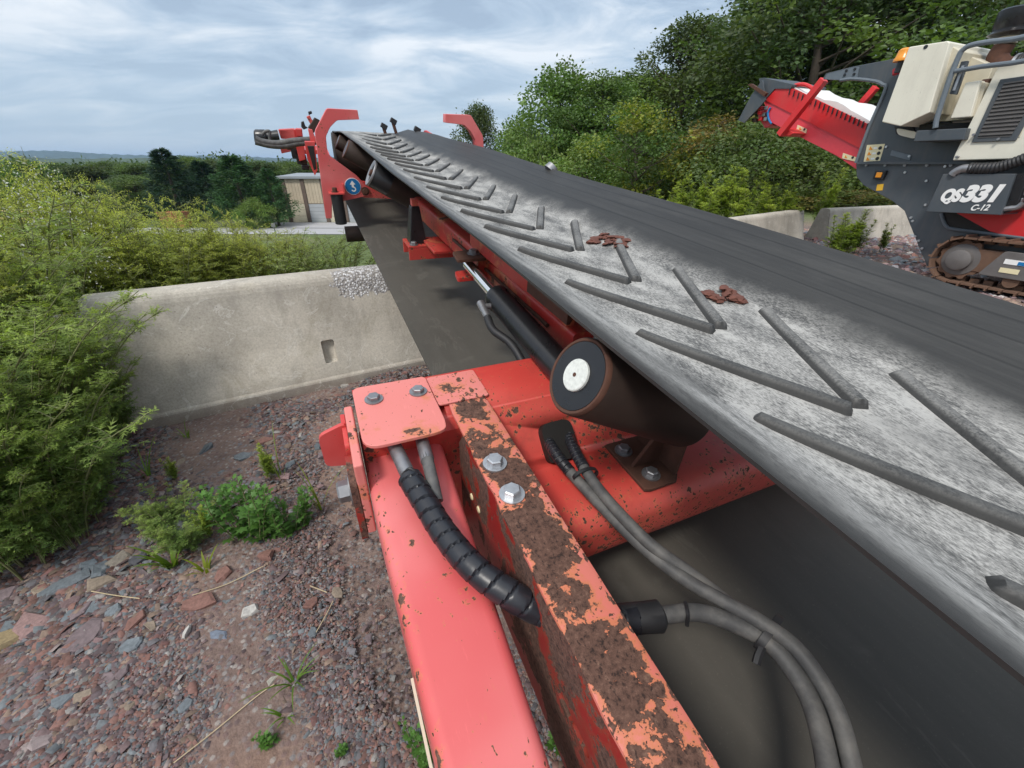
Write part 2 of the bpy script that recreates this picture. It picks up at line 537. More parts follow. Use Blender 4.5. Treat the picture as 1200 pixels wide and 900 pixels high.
def belt_mat():
    t = NT('dusty_chevron_belt')
    x, y, z = t.sep()[:3]
    wob = t.math('MULTIPLY', t.math('SUBTRACT', t.noise(5, 6, .62), .5), .13)
    xr = t.math('ADD', x, wob)
    right = t.math('SUBTRACT', 1.0, t.step(xr, .17, .275))
    left = t.step(xr, -.42, -.27)
    zone = t.math('MULTIPLY', right, left)
    fine = t.noise(210, 5, .75, t.coord((1.4, .5, 1)))
    patch = t.noise(10, 6, .6, t.coord((1.3, .55, 1)))
    dust = t.step(t.math('ADD', t.math('MULTIPLY', fine, .75), t.math('MULTIPLY', patch, .55)), .535, .735, False)
    dust = t.math('MULTIPLY', t.math('ADD', t.math('MULTIPLY', dust, .88), .10), zone)
    ax_ = t.math('ABSOLUTE', x)
    fr = t.math('FRACT', t.math('ADD', t.math('DIVIDE', t.math('SUBTRACT', y, t.math('MULTIPLY', t.math('SUBTRACT', ax_, .013), 1.927)), .3), 40.0))
    dc_ = t.math('MULTIPLY', t.math('MINIMUM', fr, t.math('SUBTRACT', 1.0, fr)), .3)
    pack = t.math('MULTIPLY', t.math('SUBTRACT', 1.0, t.step(t.math('ADD', dc_, t.math('MULTIPLY', t.noise(30, 4, .6), .02)), .028, .062)), t.math('SUBTRACT', 1.0, t.step(ax_, .19, .215)))
    dust = t.math('ADD', dust, t.math('MULTIPLY', t.math('MULTIPLY', pack, t.step(t.noise(70, 4, .7), .35, .6)), .42), True)
    damp = t.math('MULTIPLY', t.step(t.noise(3.2, 5, .6), .52, .66), .38)
    dust = t.math('MULTIPLY', dust, t.math('SUBTRACT', 1.0, damp))
    streak = t.noise(40, 6, .7, t.coord((1.6, .05, 1)))
    rub = t.mix(t.step(streak, .25, .8), (.026, .0255, .025), (.044, .043, .041))
    scuff = t.step(t.noise(9, 7, .7, t.coord((1.0, .22, 1))), .50, .75)
    rub = t.mix(t.math('MULTIPLY', scuff, .22), rub, (.11, .106, .10))
    for x0 in (.305, .352, .392, -.385):
        ln = t.math('SUBTRACT', 1.0, t.step(t.math('ABSOLUTE', t.math('SUBTRACT', t.math('ADD', x, t.math('MULTIPLY', wob, .03)), x0)), .0008, .0032))
        rub = t.mix(t.math('MULTIPLY', ln, .6), rub, (.012, .012, .012))
    col = t.mix(dust, rub, (.415, .404, .380))
    t.bump(t.math('ADD', t.math('MULTIPLY', fine, .6), t.math('MULTIPLY', patch, .5)), .25, .003)
    return t.done(col, t.math('ADD', t.math('MULTIPLY', dust, .35), .5), spec=.3)


def cleat_mat():
    t = NT('scuffed_rubber_cleat')
    g = t.node('ShaderNodeNewGeometry'); nz = t.sep(g.outputs['Normal'])[2]
    fine = t.noise(230, 5, .75); b = t.noise(9, 4, .6)
    lie = t.math('ADD', t.math('MULTIPLY', t.step(nz, .45, .93), .85), .15)                                    # pale speckle is strongest where the rib is level
    f = t.math('MULTIPLY', lie, t.math('MULTIPLY', t.step(t.math('ADD', t.math('MULTIPLY', fine, .7), t.math('MULTIPLY', b, .5)), .42, .74), t.math('ADD', t.math('MULTIPLY', t.step(t.sep()[0], -.002, .002), .6), .4)))
    t.bump(fine, .12, .002)
    return t.done(t.mix(f, t.mix(b, (.024, .024, .024), (.045, .044, .042)), (.20, .194, .182)), .6, spec=.35)


def return_mat():
    t = NT('smooth_return_belt')
    s = t.noise(14, 6, .65, t.coord((1.4, .12, 1)))
    c = t.noise(5, 7, .6, dist=.5); big = t.noise(1.6, 5, .6)
    col = t.mix(t.step(s, .3, .75), (.074, .069, .059), (.086, .080, .069))
    col = t.mix(t.math('MULTIPLY', t.step(big, .42, .62), .45), col, (.105, .097, .083))
    col = t.mix(t.math('MULTIPLY', t.step(c, .56, .70), .35), col, (.17, .158, .135))
    rub = t.noise(3.4, 8, .7, t.coord((1, .35, 1)), dist=.8)
    col = t.mix(t.math('MULTIPLY', t.math('MULTIPLY', t.step(rub, .575, .59), t.math('SUBTRACT', 1.0, t.step(rub, .60, .64))), .16), col, (.20, .185, .16))
    gou = t.step(t.noise(7, 6, .7, t.coord((1, .5, 1))), .71, .725)
    col = t.mix(t.math('MULTIPLY', gou, .8), col, (.018, .016, .014))
    col = t.mix(t.math('MULTIPLY', t.step(t.noise(160, 4, .7), .60, .70), .3), col, (.19, .175, .15))
    t.bump(t.math('ADD', gou, t.noise(90, 4, .6)), .2, .002)
    return t.done(col, .62, spec=.25)


def concrete_mat(name='weathered_concrete', base=(.47, .43, .365), white_patch=None):
    t = NT(name)
    lo = t.noise(2.2, 6, .6); fi = t.noise(90, 5, .65)
    col = t.mix(t.step(lo, .3, .7), tuple(c * .80 for c in base), tuple(c * 1.15 for c in base))
    col = t.mul(col, t.ramp(fi, ((.3, (.78, .78, .78)), (.6, (1.06, 1.06, 1.06)))))
    drip = t.noise(9, 5, .6, t.coord((1, 1, .12)))
    col = t.mix(t.math('MULTIPLY', t.step(drip, .50, .70), .45), col, tuple(c * .55 for c in base))
    col = t.mix(t.math('MULTIPLY', t.step(t.noise(3.1, 7, .7, dist=.6), .56, .68), .35), col, (.27, .235, .17))
    zz_ = t.sep()[2]
    col = t.mix(t.math('MULTIPLY', t.math('SUBTRACT', 1.0, t.step(t.math('ADD', zz_, t.math('MULTIPLY', t.noise(14, 5, .6), .12)), .07, .20)), .5), col, (.20, .145, .12))
    sc = t.math('MULTIPLY', t.step(t.noise(5, 8, .6, dist=2.0), .585, .605), t.math('SUBTRACT', 1.0, t.step(t.noise(5, 8, .6, dist=2.0), .605, .63)))
    col = t.mix(t.math('MULTIPLY', sc, .5), col, (.66, .63, .57))
    pit = t.step(t.voro(23), .05, .085)
    pm = t.step(t.noise(6, 3, .5), .42, .6)
    pitm = t.math('MULTIPLY', t.math('SUBTRACT', 1.0, pit), pm)
    col = t.mix(t.math('MULTIPLY', pitm, .85), col, (.10, .09, .08))
    h = t.math('SUBTRACT', t.math('MULTIPLY', fi, .5), pitm)
    if white_patch:
        (cx, cz, rx, rz) = white_patch
        x, y, z = t.sep()[:3]
        dx = t.math('DIVIDE', t.math('SUBTRACT', x, cx), rx); dz = t.math('DIVIDE', t.math('SUBTRACT', z, cz), rz)
        d = t.math('ADD', t.math('ADD', t.math('MULTIPLY', dx, dx), t.math('MULTIPLY', dz, dz)), t.math('MULTIPLY', t.math('SUBTRACT', t.noise(11, 7, .68), .5), 3.2))
        pmk = t.math('SUBTRACT', 1.0, t.step(d, .86, .98))
        ag = t.voro(70, out='Color')
        agd = t.voro(70)
        agc = t.ramp(t.sep(ag)[0], ((.0, (.20, .19, .19)), (.35, (.44, .43, .43)), (.65, (.66, .66, .67)), (1.0, (.80, .80, .80))))
        agc = t.mix(t.step(agd, .38, .62), agc, (.30, .28, .26))
        col = t.mix(pmk, col, agc)
        h = t.math('ADD', h, t.math('MULTIPLY', t.math('MULTIPLY', t.math('SUBTRACT', .6, agd), pmk), 2.5))
    t.bump(h, .5, .006)
    return t.done(col, .88)


def leaf_mat(name, col, trans=.35, rough=.5, var=.35, nscale=1.3):
    t = NT(name)
    a = t.attr()
    n = t.noise(nscale, 3, .6)
    c = t.mul(t.mix(n, tuple(x * (1 - var) for x in col), tuple(x * (1 + var) for x in col)), a)
    t.done(c, rough, spec=.35)
    tr = t.node('ShaderNodeBsdfTranslucent')
    t.put(tr.inputs['Color'], t.mul(c, (1.25, 1.3, .55)))
    mx = t.node('ShaderNodeMixShader'); mx.inputs[0].default_value = trans
    t.l.new(t.b.outputs[0], mx.inputs[1]); t.l.new(tr.outputs[0], mx.inputs[2])
    t.l.new(mx.outputs[0], t.n['Material Output'].inputs[0])
    return t.m


def tint_mat(name, rough=.85, mul=1.0, bump=.3, nscale=90):
    t = NT(name)
    n = t.noise(nscale, 5, .65)
    c = t.mul(t.attr(), t.ramp(n, ((.3, (.7 * mul,) * 3), (.65, (1.15 * mul,) * 3))))
    t.bump(n, bump, .003)
    return t.done(c, rough)


M['belt'] = belt_mat(); M['cleat'] = cleat_mat(); M['return'] = return_mat()
M['bark'] = plain('tree_bark', (.095, .075, .058), .9, 0, .45, 6, .5)
M['stalk'] = plain('green_stalk', (.16, .17, .07), .7, 0, .3, 12)
M['straw'] = plain('dry_straw', (.50, .40, .25), .8, 0, .25, 12)
M['stone'] = tint_mat('stone_chips')
M['leaf'] = leaf_mat('tree_leaf', (.092, .128, .050), .32)
M['mugwort'] = leaf_mat('feathery_leaf', (.245, .285, .095), .45, .6, .25, 3)
M['weed'] = leaf_mat('soft_weed_leaf', (.105, .185, .045), .4, .5, .25, 4)
M['needle'] = leaf_mat('conifer_needle', (.035, .062, .030), .15, .55)
M['flower'] = leaf_mat('small_white_flower', (.62, .63, .58), .2, .6, .1)
M['flake'] = plain('flaking_rust_scale', (.125, .045, .030), .85, 0, .7, 60, .8)

# ================================================================== SETTING
EB = np.array([.865, .501, 0]); NB = np.array([-.501, .865, 0])     # along / behind the left barrier
QB = 2.88                                                            # distance of its front toe


def terrain(x, y):
    x, y = np.asarray(x, float), np.asarray(y, float)
    q = x * NB[0] + y * NB[1] - QB
    w = 1 - smooth(-1.5, 5.5, x - .02 * y)
    z = -6.0 * smooth(1.6, 15, q) * w
    far = np.hypot(x, y)
    z = z - 4.0 * smooth(95, 240, far) * w - 3 * smooth(300, 900, far)
    near = 1 - smooth(6, 14, far)
    z = z + near * (.018 * np.sin(x * 2.3 + 1) * np.cos(y * 2.9) + .012 * np.sin(x * 6.1 + y * 4.7))
    z = z + near * .07 * np.exp(-((q + .25) / .28) ** 2) * smooth(-.9, .9, x * EB[0] + y * EB[1])
    return z


def build_ground():
    a = np.linspace(-1, 1, 221)
    xs = np.sinh(a * 7.2) / np.sinh(7.2) * 7000 + a * 5
    ys = xs + 3
    X, Y = np.meshgrid(xs, ys)
    Z = terrain(X, Y)
    n = len(a)
    V = np.stack([X, Y, Z], 2).reshape(-1, 3)
    i = np.arange(n * n).reshape(n, n)
    Fq = np.stack([i[:-1, :-1], i[:-1, 1:], i[1:, 1:], i[1:, :-1]], 2).reshape(-1, 4)
    me = bpy.data.meshes.new('ground'); me.from_pydata(V.tolist(), [], Fq.tolist()); me.shade_smooth()
    t = NT('soil_and_grass')
    x, y, z = t.sep()[:3]
    q = t.math('SUBTRACT', t.math('ADD', t.math('MULTIPLY', x, float(NB[0])), t.math('MULTIPLY', y, float(NB[1]))), QB)
    q = t.math('ADD', q, t.math('MULTIPLY', t.math('SUBTRACT', t.noise(.8, 4, .6), .5), 1.6))
    left = t.math('SUBTRACT', 1.0, t.step(x, 0.5, 3.5))
    r = t.node('ShaderNodeVectorMath', operation='LENGTH'); t.l.new(t.coord(), r.inputs[0])
    grassy = t.math('MAXIMUM', t.math('MULTIPLY', t.step(q, .6, 1.4), left), t.step(r.outputs['Value'], 13, 18))
    n1, n2 = t.noise(7, 8, .65), t.noise(70, 5, .7)
    soil = t.ramp(t.math('ADD', t.math('MULTIPLY', n1, .5), t.math('MULTIPLY', n2, .5)),
                  ((.30, (.10, .068, .058)), (.5, (.185, .128, .108)), (.7, (.28, .205, .172))))
    warm = t.step(t.noise(1.6, 4, .5), .5, .66)
    soil = t.mix(t.math('MULTIPLY', warm, .5), soil, (.27, .165, .115))
    peb = t.voro(55, out='Color'); ped = t.voro(55)
    pc = t.ramp(t.sep(peb)[0], ((0, (.11, .075, .075)), (.4, (.20, .13, .115)), (.7, (.19, .19, .195)), (1, (.36, .32, .29))))
    soil = t.mix(t.math('MULTIPLY', t.math('SUBTRACT', 1.0, t.step(ped, .3, .55)), .75), soil, pc)
    g = t.ramp(t.noise(3, 7, .65), ((.3, (.055, .085, .022)), (.7, (.13, .165, .05))))
    g = t.mix(t.step(t.noise(.05, 4, .5), .5, .62), g, (.16, .16, .07))
    t.bump(t.math('ADD', n2, t.math('MULTIPLY', ped, -.8)), .6, .012)
    t.done(t.mix(grassy, soil, g), .95)
    o = mesh_obj('ground', me, t.m); tag(o, kind='structure')


build_ground()


def strip(name, pts, mat, dz):
    """flat sheet draped on the terrain over a quad of four ground corners"""
    p = [np.array(q, float) for q in pts]
    vs_, fs_ = [], []; n = 24
    for i in range(n + 1):
        for j in range(5):
            u, v = i / n, j / 4
            q = (p[0] * (1 - u) + p[1] * u) * (1 - v) + (p[3] * (1 - u) + p[2] * u) * v
            vs_.append((q[0], q[1], float(terrain(q[0], q[1])) + dz))
    for i in range(n):
        for j in range(4):
            fs_.append((i * 5 + j, (i + 1) * 5 + j, (i + 1) * 5 + j + 1, i * 5 + j + 1))
    o = MB().add(vs_, fs_).obj(name, mat); tag(o, kind='structure'); return o


M['asphalt'] = plain('pale_worn_pavement', (.36, .355, .36), .9, 0, .15, .6)
strip('road', [(-80, 55), (14, 53), (14, 58), (-80, 61)], M['asphalt'], .05)
strip('yard', [(-36, 60), (14, 58.4), (14, 66), (-36, 66)], M['asphalt'], .045)
strip('path', [(-5.5, 17), (3, 15), (3, 17.2), (-5.5, 19.5)], M['asphalt'], .03)


def hill(name, dist, base, fn, x0, x1, depth, col, n=260):
    xs = np.linspace(x0, x1, n); rows = []
    for k in range(14):
        f = k / 13
        prof = math.sin(f * math.pi / 2) ** 1.2 if k < 10 else 1 - ((k - 9) / 5) ** 2 * .5
        rows.append([(x, dist + (f - .7) * depth + 40 * math.sin(x * .004), base + prof * (fn(x) - base) + (4 * math.sin(x * .061 + k) + 3 * math.sin(x * .17 + 2 * k)) * prof * dist / 4000) for x in xs])
    vs_ = [p for r_ in rows for p in r_]
    fs_ = [(k * n + i, k * n + i + 1, (k + 1) * n + i + 1, (k + 1) * n + i) for k in range(13) for i in range(n - 1)]
    t = NT(name + '_woods')
    c = t.ramp(t.noise(.02, 9, .7), ((.3, tuple(v_ * .55 for v_ in col)), (.7, tuple(v_ * 1.4 for v_ in col))))
    t.done(c, .95)
    o = MB().add(vs_, fs_).obj(name, t.m); tag(o, kind='structure'); return o


hill('ridge', 4200, -12, lambda x: 92 + 16 * math.sin(x * .0013 + 1.1) + 9 * math.sin(x * .0041) + 14 * smooth(-2600, -4600, x), -9000, 5000, 1400, (.055, .075, .04))
hill('hillside', 1300, -12, lambda x: 6 + 20 * float(smooth(-650, -1300, x)) + 4 * math.sin(x * .011), -3200, 1500, 500, (.05, .075, .03))

# ------------------------------------------------------------------ barriers
M['concrete'] = concrete_mat(white_patch=(1.52, .70, .22, .13))
M['concrete_plain'] = concrete_mat('weathered_concrete_plain')
PROFILE = [(0, -.25), (0, .075), (.006, .086), (.02, .096), (.10, .33), (.185, .66), (.1915, .690), (.200, .714), (.211, .732), (.225, .745), (.240, .752), (.255, .755), (.365, .755), (.38, .752), (.395, .745), (.409, .732), (.42, .714), (.435, .66), (.52, .33), (.60, .095), (.62, .075), (.62, -.25)]


def barrier(label, origin, ang, length, mat, pockets=()):
    mb = MB(); n = 26
    vs_, k = [], len(PROFILE)
    for i in range(n + 1):
        x = length * i / n
        for (q, z) in PROFILE:
            j = 0
            vs_.append((x, q + j, z + (j if z > .7 else 0)))
    fs_ = [(i * k + j, i * k + j + 1, (i + 1) * k + j + 1, (i + 1) * k + j) for i in range(n) for j in range(k - 1)]
    fs_ += [(i * k + k - 1, i * k, (i + 1) * k, (i + 1) * k + k - 1) for i in range(n)]
    fs_ += [tuple(range(k)), tuple(n * k + j for j in range(k - 1, -1, -1))]
    mb.add(vs_, fs_)
    o = mb.obj('concrete_barrier', mat)
    if pockets:
        cs = []
        for (x, z, w, h, dp) in pockets:
            tilt = math.atan2(.085, .33)
            Mx = Matrix.Rotation(-tilt, 3, 'X')
            q = np.interp(z, [.095, .33, .66], [.02, .10, .185])
            c = MB().box((x, q, z), (w, dp * 2, h), Mx).obj('pocket', None, bevel=w * .18)
            cs.append(c)
        cut(o, cs)
    o.data.shade_flat()
    o.location = origin; o.rotation_euler = (0, 0, ang)
    tag(o, label, 'barrier'); return o


def bpt(e, q, z=0): return tuple(EB * e + NB * (QB + q) + np.array([0, 0, z]))


ANG = math.atan2(EB[1], EB[0])
pk = on_ground(386, 408, .30)
barrier('long weathered concrete jersey barrier behind the gravel with a square lifting pocket', bpt(-.93, 0), ANG, 3.05, M['concrete'], pockets=[(float(pk @ EB) + .93, .26, .085, .16, .05)])
barrier('concrete barrier mostly swallowed by the weeds on the left', bpt(-4.06, .12, -.14), ANG + R(1.5), 3.05, M['concrete_plain'])
p1 = on_ground(868, 259, .62); p2 = on_ground(956, 247, .62)
a1 = math.atan2(p2[1] - p1[1], p2[0] - p1[0])
barrier('concrete barrier with a dark end face just over the far belt edge', (p1[0] - 1.2 * math.cos(a1), p1[1] - 1.2 * math.sin(a1), -.13), a1, float(np.linalg.norm((p2 - p1)[:2])) + 1.2, M['concrete_plain'])
p1 = on_ground(985, 246, .62); p2 = on_ground(1075, 242, .62)
a1 = math.atan2(p2[1] - p1[1], p2[0] - p1[0])
barrier('pale concrete barrier partly behind the grey screening machine', (p1[0], p1[1], -.13), a1, float(np.linalg.norm((p2 - p1)[:2])) + 1.5, M['concrete_plain'])

# ================================================================== THE CONVEYOR
HB = 1.0
rotM = Matrix(((N[0], D[0], U[0]), (N[1], D[1], U[1]), (N[2], D[2], U[2])))
conv = empty('belt_conveyor', Vector(BO - U * HB), 'long red framed conveyor with a dusty chevron belt rising to the upper left', 'conveyor')
conv.rotation_euler = rotM.to_euler()
UP = (0, 0, HB)


def part(mb, name, mat, parent=None, **kw):
    """a part of the conveyor in belt coordinates (across, along, up)"""
    if parent is None: return mb.obj(name, mat, conv, loc=UP, **kw)
    return mb.obj(name, mat, parent, **kw)


HEAD = 5.55


def hprof(t, s):
    a = abs(t)
    trough = .56 * (math.sqrt((a - .20) ** 2 + .0009) + (a - .20)) / 2 if a < .9 else 0
    trough -= .0006
    k = float(smooth(4.1, HEAD, s)) * (1 - .5 * float(smooth(-.1, .3, t)))
    sag = .004 * math.sin((s - .18) * 2 * math.pi / 2.16)
    return trough * (1 - k) + .055 * k + sag * (1 - k)


TS = np.linspace(-.425, .425, 41)


def build_belt():
    ss = list(np.linspace(-3.4, HEAD, 90))
    mb = MB(); th = .005; k = len(TS); rows = []
    for s in ss:
        wv = .003 * math.sin(s * 3.1) + .002 * math.sin(s * 7.7)
        rows.append([(t * (1 + (wv if abs(t) > .3 else 0)), s, hprof(t, s)) for t in TS])
    for j in range(1, 13):                                        # round the head drum
        a = math.pi * j / 12
        rows.append([(t, HEAD + .29 * math.sin(a), .055 - .29 + .29 * math.cos(a)) for t in TS])
    m = len(rows); top, bot = [], []
    for i in range(m):
        for p in rows[i]: top.append(p)
    for i in range(m):
        for p in rows[i]:
            if i <= len(ss): bot.append((p[0], p[1], p[2] - th))
            else:
                a = math.pi * (i - len(ss) + 1) / 12
                bot.append((p[0], p[1] - th * math.sin(a), p[2] - th * math.cos(a)))
    V = top + bot; o = m * k
    fs_ = [(i * k + j, i * k + j + 1, (i + 1) * k + j + 1, (i + 1) * k + j) for i in range(m - 1) for j in range(k - 1)]
    fs_ += [tuple(o + q for q in reversed(f)) for f in list(fs_)]
    fs_ += [(i * k, (i + 1) * k, o + (i + 1) * k, o + i * k) for i in range(m - 1)]
    fs_ += [(i * k + k - 1, o + i * k + k - 1, o + (i + 1) * k + k - 1, (i + 1) * k + k - 1) for i in range(m - 1)]
    mb.add(V, fs_)
    return part(mb, 'belt', M['belt'], angle=50)


belt = build_belt()
rb = MB()
rb.bx(-.452, .452, -3.4, HEAD + .02, -.543, -.531)
part(rb, 'return_belt', M['return'])


def cleat_mesh(sign, at=None):
    """one raised bar of a chevron: from the apex out and up the belt"""
    t0, t1, s0, s1 = .013, .192, 0.0, .345
    mb = MB(); n = 48; vs_ = []; w, hgt = .0125, .0155
    dirv = np.array([t1 - t0, s1 - s0]); dirv /= np.linalg.norm(dirv); nor = np.array([-dirv[1], dirv[0]])
    sec = [(-1.45, -.004), (-1.08, .55), (-.88, .84), (-.5, .99), (0, 1.03), (.5, .99), (.88, .84), (1.08, .55), (1.45, -.004)]
    for i in range(n + 1):
        f = i / n
        t, s = t0 + (t1 - t0) * f, s0 + (s1 - s0) * f
        e = min(1, min(f, 1 - f) / .022); e = math.sqrt(max(0, 1 - (1 - e) ** 2))
        e = max(e, .05)
        for (a, b) in sec:
            q = np.array([t, s]) + nor * a * w * (.86 + .14 * e)
            h = hprof(q[0], .5 if at is None else at + q[1]) - (.004 * math.sin((.5 - .18) * 2 * math.pi / 2.16) if at is None else 0)
            vs_.append((sign * q[0], q[1], h + (b * hgt * e if b > 0 else b)))
    k = len(sec)
    fs_ = [(i * k + j, i * k + j + 1, (i + 1) * k + j + 1, (i + 1) * k + j) for i in range(n) for j in range(k - 1)]
    fs_ += [tuple(range(k)), tuple(n * k + j for j in range(k - 1, -1, -1))]
    mb.add(vs_, fs_)
    return mb


cl = {sg: cleat_mesh(sg).obj('cleat', M['cleat'], belt, angle=60) for sg in (-1, 1)}
first = True
for k in range(-9, 18):
    s = .3 * k
    for sg in (-1, 1):
        z = hprof(0.06, s + .12) - hprof(.06, .5) + .0015
        if s > 3.7:                                               # the belt flattens towards the head drum, and the bars with it
            cleat_mesh(sg, s).obj('cleat', M['cleat'], belt, angle=60, loc=(0, s, .0015)); continue
        o = cl[sg] if first else share(cl[sg], 'cleat', belt)
        o.location = (0, s + RNG.normal() * .004, z)
    first = False

# ---- rollers under the belt
TH = math.atan(.56)


def idler(s, out=.435, r=.0635, L=.30, far=True, cap='white', h_end=.057):
    h_end = .126 - (r + .0085) / math.cos(TH) - (.03 if s > 4 else 0)
    for sg in ((-1, 1) if far else (-1,)):
        ax = np.array([-sg * math.cos(TH), 0, -math.sin(TH)])
        e0 = np.array([sg * out, s, h_end + (out - .427) * .56])
        e1 = e0 + ax * L
        b = MB(); rr = [r * .93, r, r, r * .97]
        b.tube([e0, e0 + ax * .006, e1 - ax * .004, e1], rr, 40)
        o = part(b, 'idler_roller', M['dark_rust'] if cap == 'white' else M['gloss_black'] if cap == 'plastic' else M['dark_rust'], angle=40)
        c = MB()
        if cap == 'plastic':
            c.tube([e0 + ax * .10, e0 + ax * .30, e0 + ax * L], [r * 1.012] * 3, 40)
            c.obj('rusted_end', M['dark_rust'], o)
            c = MB(); nrm = -ax
            c.lathe(e0, nrm, [(r, 0), (r, .008), (r * .97, .011), (r * .80, .010), (r * .64, .004), (r * .58, -.03)], 40)
            c.obj('end_cap', M['dull_steel'], o, angle=50)
            MB().rod(e0 - nrm * .006, e0 + nrm * .001, r * .60, 30).obj('hub', M['pit'], o)
            MB().rod(e0 - nrm * .006, e0 + nrm * .014, r * .25, 20).obj('shaft', M['rust'], o)
            continue
        nrm = -ax
        c.lathe(e0, nrm, [(r * .99, -.004), (r * .99, .001), (r * .95, .0045), (r * .89, .004), (r * .865, .0005)], 44)
        c.obj('rim', M['rust'], o, angle=50)
        MB().rod(e0 - nrm * .002, e0 + nrm * .0035, r * .87, 36).obj('end_cap', M['gloss_black'], o)
        if cap == 'white':
            h = MB(); h.tube([e0 + nrm * .003, e0 + nrm * .0075, e0 + nrm * .009], [r * .41, r * .41, r * .385], 30).obj('hub', M['hub_white'], o, angle=30)
            MB().rod(e0 + nrm * .008, e0 + nrm * .0096, r * .055, 10).obj('rust_spot', M['rust'], o)


idler(.176)
idler(2.36, out=.44, r=.070, L=.36, cap='plastic')
idler(3.42, out=.475, r=.067, L=.36, cap='dark', h_end=.05)
idler(4.5, out=.455, r=.0635, L=.30, cap='dark')
idler(-1.98, cap='dark')
for s in (.176, 2.36, 3.42, -1.98):                           # flat centre rollers
    b = MB().rod((-.17, s + .09, -.079), (.17, s + .09, -.079), .0635, 30)
    part(b, 'centre_roller', M['dark_rust'])


def bolt(c, nrm, r=.0125, hgt=.010, parent=None, washer=True, mat=None, spin=0.0, name='bolt'):
    c, nrm = Vector(c), Vector(nrm).normalized()
    mb = MB()
    ref = nrm.orthogonal().normalized(); ref = Matrix.Rotation(spin, 3, nrm) @ ref; b2 = nrm.cross(ref)
    z = 0
    if washer:
        mb.tube([c, c + nrm * .003], r * 1.62, 24); z = .003
    ring = lambda rad, zz: [c + nrm * zz + (ref * math.cos(k * math.pi / 3) + b2 * math.sin(k * math.pi / 3)) * rad for k in range(6)]
    v = ring(r * 1.12, z) + ring(r * 1.12, z + hgt * .85) + ring(r * .95, z + hgt)
    f = [(i, (i + 1) % 6, (i + 1) % 6 + 6, i + 6) for i in range(6)] + [(i + 6, (i + 1) % 6 + 6, (i + 1) % 6 + 12, i + 12) for i in range(6)] + [tuple(range(12, 18)), (5, 4, 3, 2, 1, 0)]
    mb.add(v, f)
    return part(mb, name, mat or M['zinc'], parent, angle=25)


# ---- cross beam with a ledge for the idler bracket and a hole for the hoses
sec = [(.565, -.50), (.565, -.150), (.432, -.150), (.305, -.272), (.150, -.272), (.124, -.300), (.124, -.385), (.20, -.50)]
sec = rounded(sec, [.02, .018, .03, .03, .028, .02, .03, .05], 5)
bm_ = MB().prism(sec, lambda s, h, t: (t, s, h), -.762, .80)
beam = part(bm_, 'cross_beam', M['beam_red'])
hc = loc_on(664, 514, 2, -.212)
nf = Vector((0, -.122, .127)).normalized()                     # outward normal of the sloping face
Rf = Matrix(((1, 0, 0), (0, .127 / .176, -.122 / .176), (0, .122 / .176, .127 / .176)))
hole_c = Vector((hc[0] - .005, hc[1], hc[2]))
hpoly = rounded([(-.039, -.045), (.039, -.045), (.039, .045), (-.039, .045)], [.012, .012, .024, .024], 6)
hfn = lambda a_, b_, c_: tuple(hole_c + Rf @ Vector((a_, b_, c_)))
cutter = MB().prism(hpoly, hfn, -.08, .08).obj('cutter', None, conv, loc=UP)
slot = MB().bx(-.603, -.585, .36, .475, -.17, -.10).obj('cutter', None, conv, loc=UP, bevel=.004)
gapc = MB().bx(-.9, -.505, -.5, .392, -.7, -.10).obj('cutter', None, conv, loc=UP)
cut(beam, [cutter, slot, gapc])
MB().prism([(a_ * .99, b_ * .99) for a_, b_ in hpoly], hfn, -.06, -.022).obj('hole_shade_plug', M['pit'], beam)  # near-black plug stands for the shade inside the hole

# idler bracket bolted on the ledge
br = MB()
bp = [(-.238, .155), (-.225, .150), (-.155, .150), (-.140, .165), (-.140, .302), (-.238, .302)]
br.prism(bp, lambda t, s, h: (t, s, h), -.2712, -.262)
bracket = part(br, 'idler_bracket', M['rust'], bevel=.002)
g = MB().prism([(-.262, .218), (-.262, .226)], lambda a, b, c: (0, 0, 0), 0, 0) if False else MB()
g.add([(-.222, .216, -.262), (-.150, .216, -.262), (-.150, .216, -.165), (-.165, .216, -.165), (-.222, .224, -.262), (-.150, .224, -.262), (-.150, .224, -.165), (-.165, .224, -.165)],
      [(0, 1, 2, 3), (7, 6, 5, 4), (0, 4, 5, 1), (1, 5, 6, 2), (2, 6, 7, 3), (3, 7, 4, 0)])
g.obj('gusset', M['rust'], bracket)
MB().bx(-.150, -.142, .165, .29, -.262, -.10).obj('upright', M['rust'], bracket)
for (s, t, sp) in ((.184, -.198, .3), (.268, -.210, .7)):
    bolt((t, s, -.262), (0, 0, 1), .0125, .011, bracket, spin=sp, mat=M['dull_steel'])

# ---- left arm
asec = rounded([(-.766, -.215), (-.624, -.215), (-.622, -.33), (-.766, -.36)], [.022, .024, .03, .02], 6)
arm = MB()
n = 30; vs_ = []
k = len(asec)
for i in range(n + 1):
    s = .50 + (-1.6 - .50) * i / n
    ss_ = max(s, -.5); tl, tr_ = -.766 + .034 * (.28 - min(ss_, .28)), -.604 - .055 * (.35 - ss_)
    for (t, h) in asec:
        tt = tl + (t + .766) / (.766 - .622) * (tr_ - tl)
        vs_.append((tt, s, h))
fs_ = [(i * k + j, i * k + (j + 1) % k, (i + 1) * k + (j + 1) % k, (i + 1) * k + j) for i in range(n) for j in range(k)]
fs_ += [tuple(range(k - 1, -1, -1)), tuple(n * k + j for j in range(k))]
arm.add(vs_, fs_)
part(arm, 'side_arm', M['arm_red'], angle=60)
lip = MB().prism([(-1.6, -.766 + .034 * .78), (.02, -.766 + .034 * .26), (.02, -.770 + .034 * .26), (-1.6, -.770 + .034 * .78)], lambda s, t, h: (t, s, h), -.365, -.325)
part(lip, 'edge_strip', M['cream_beige'])

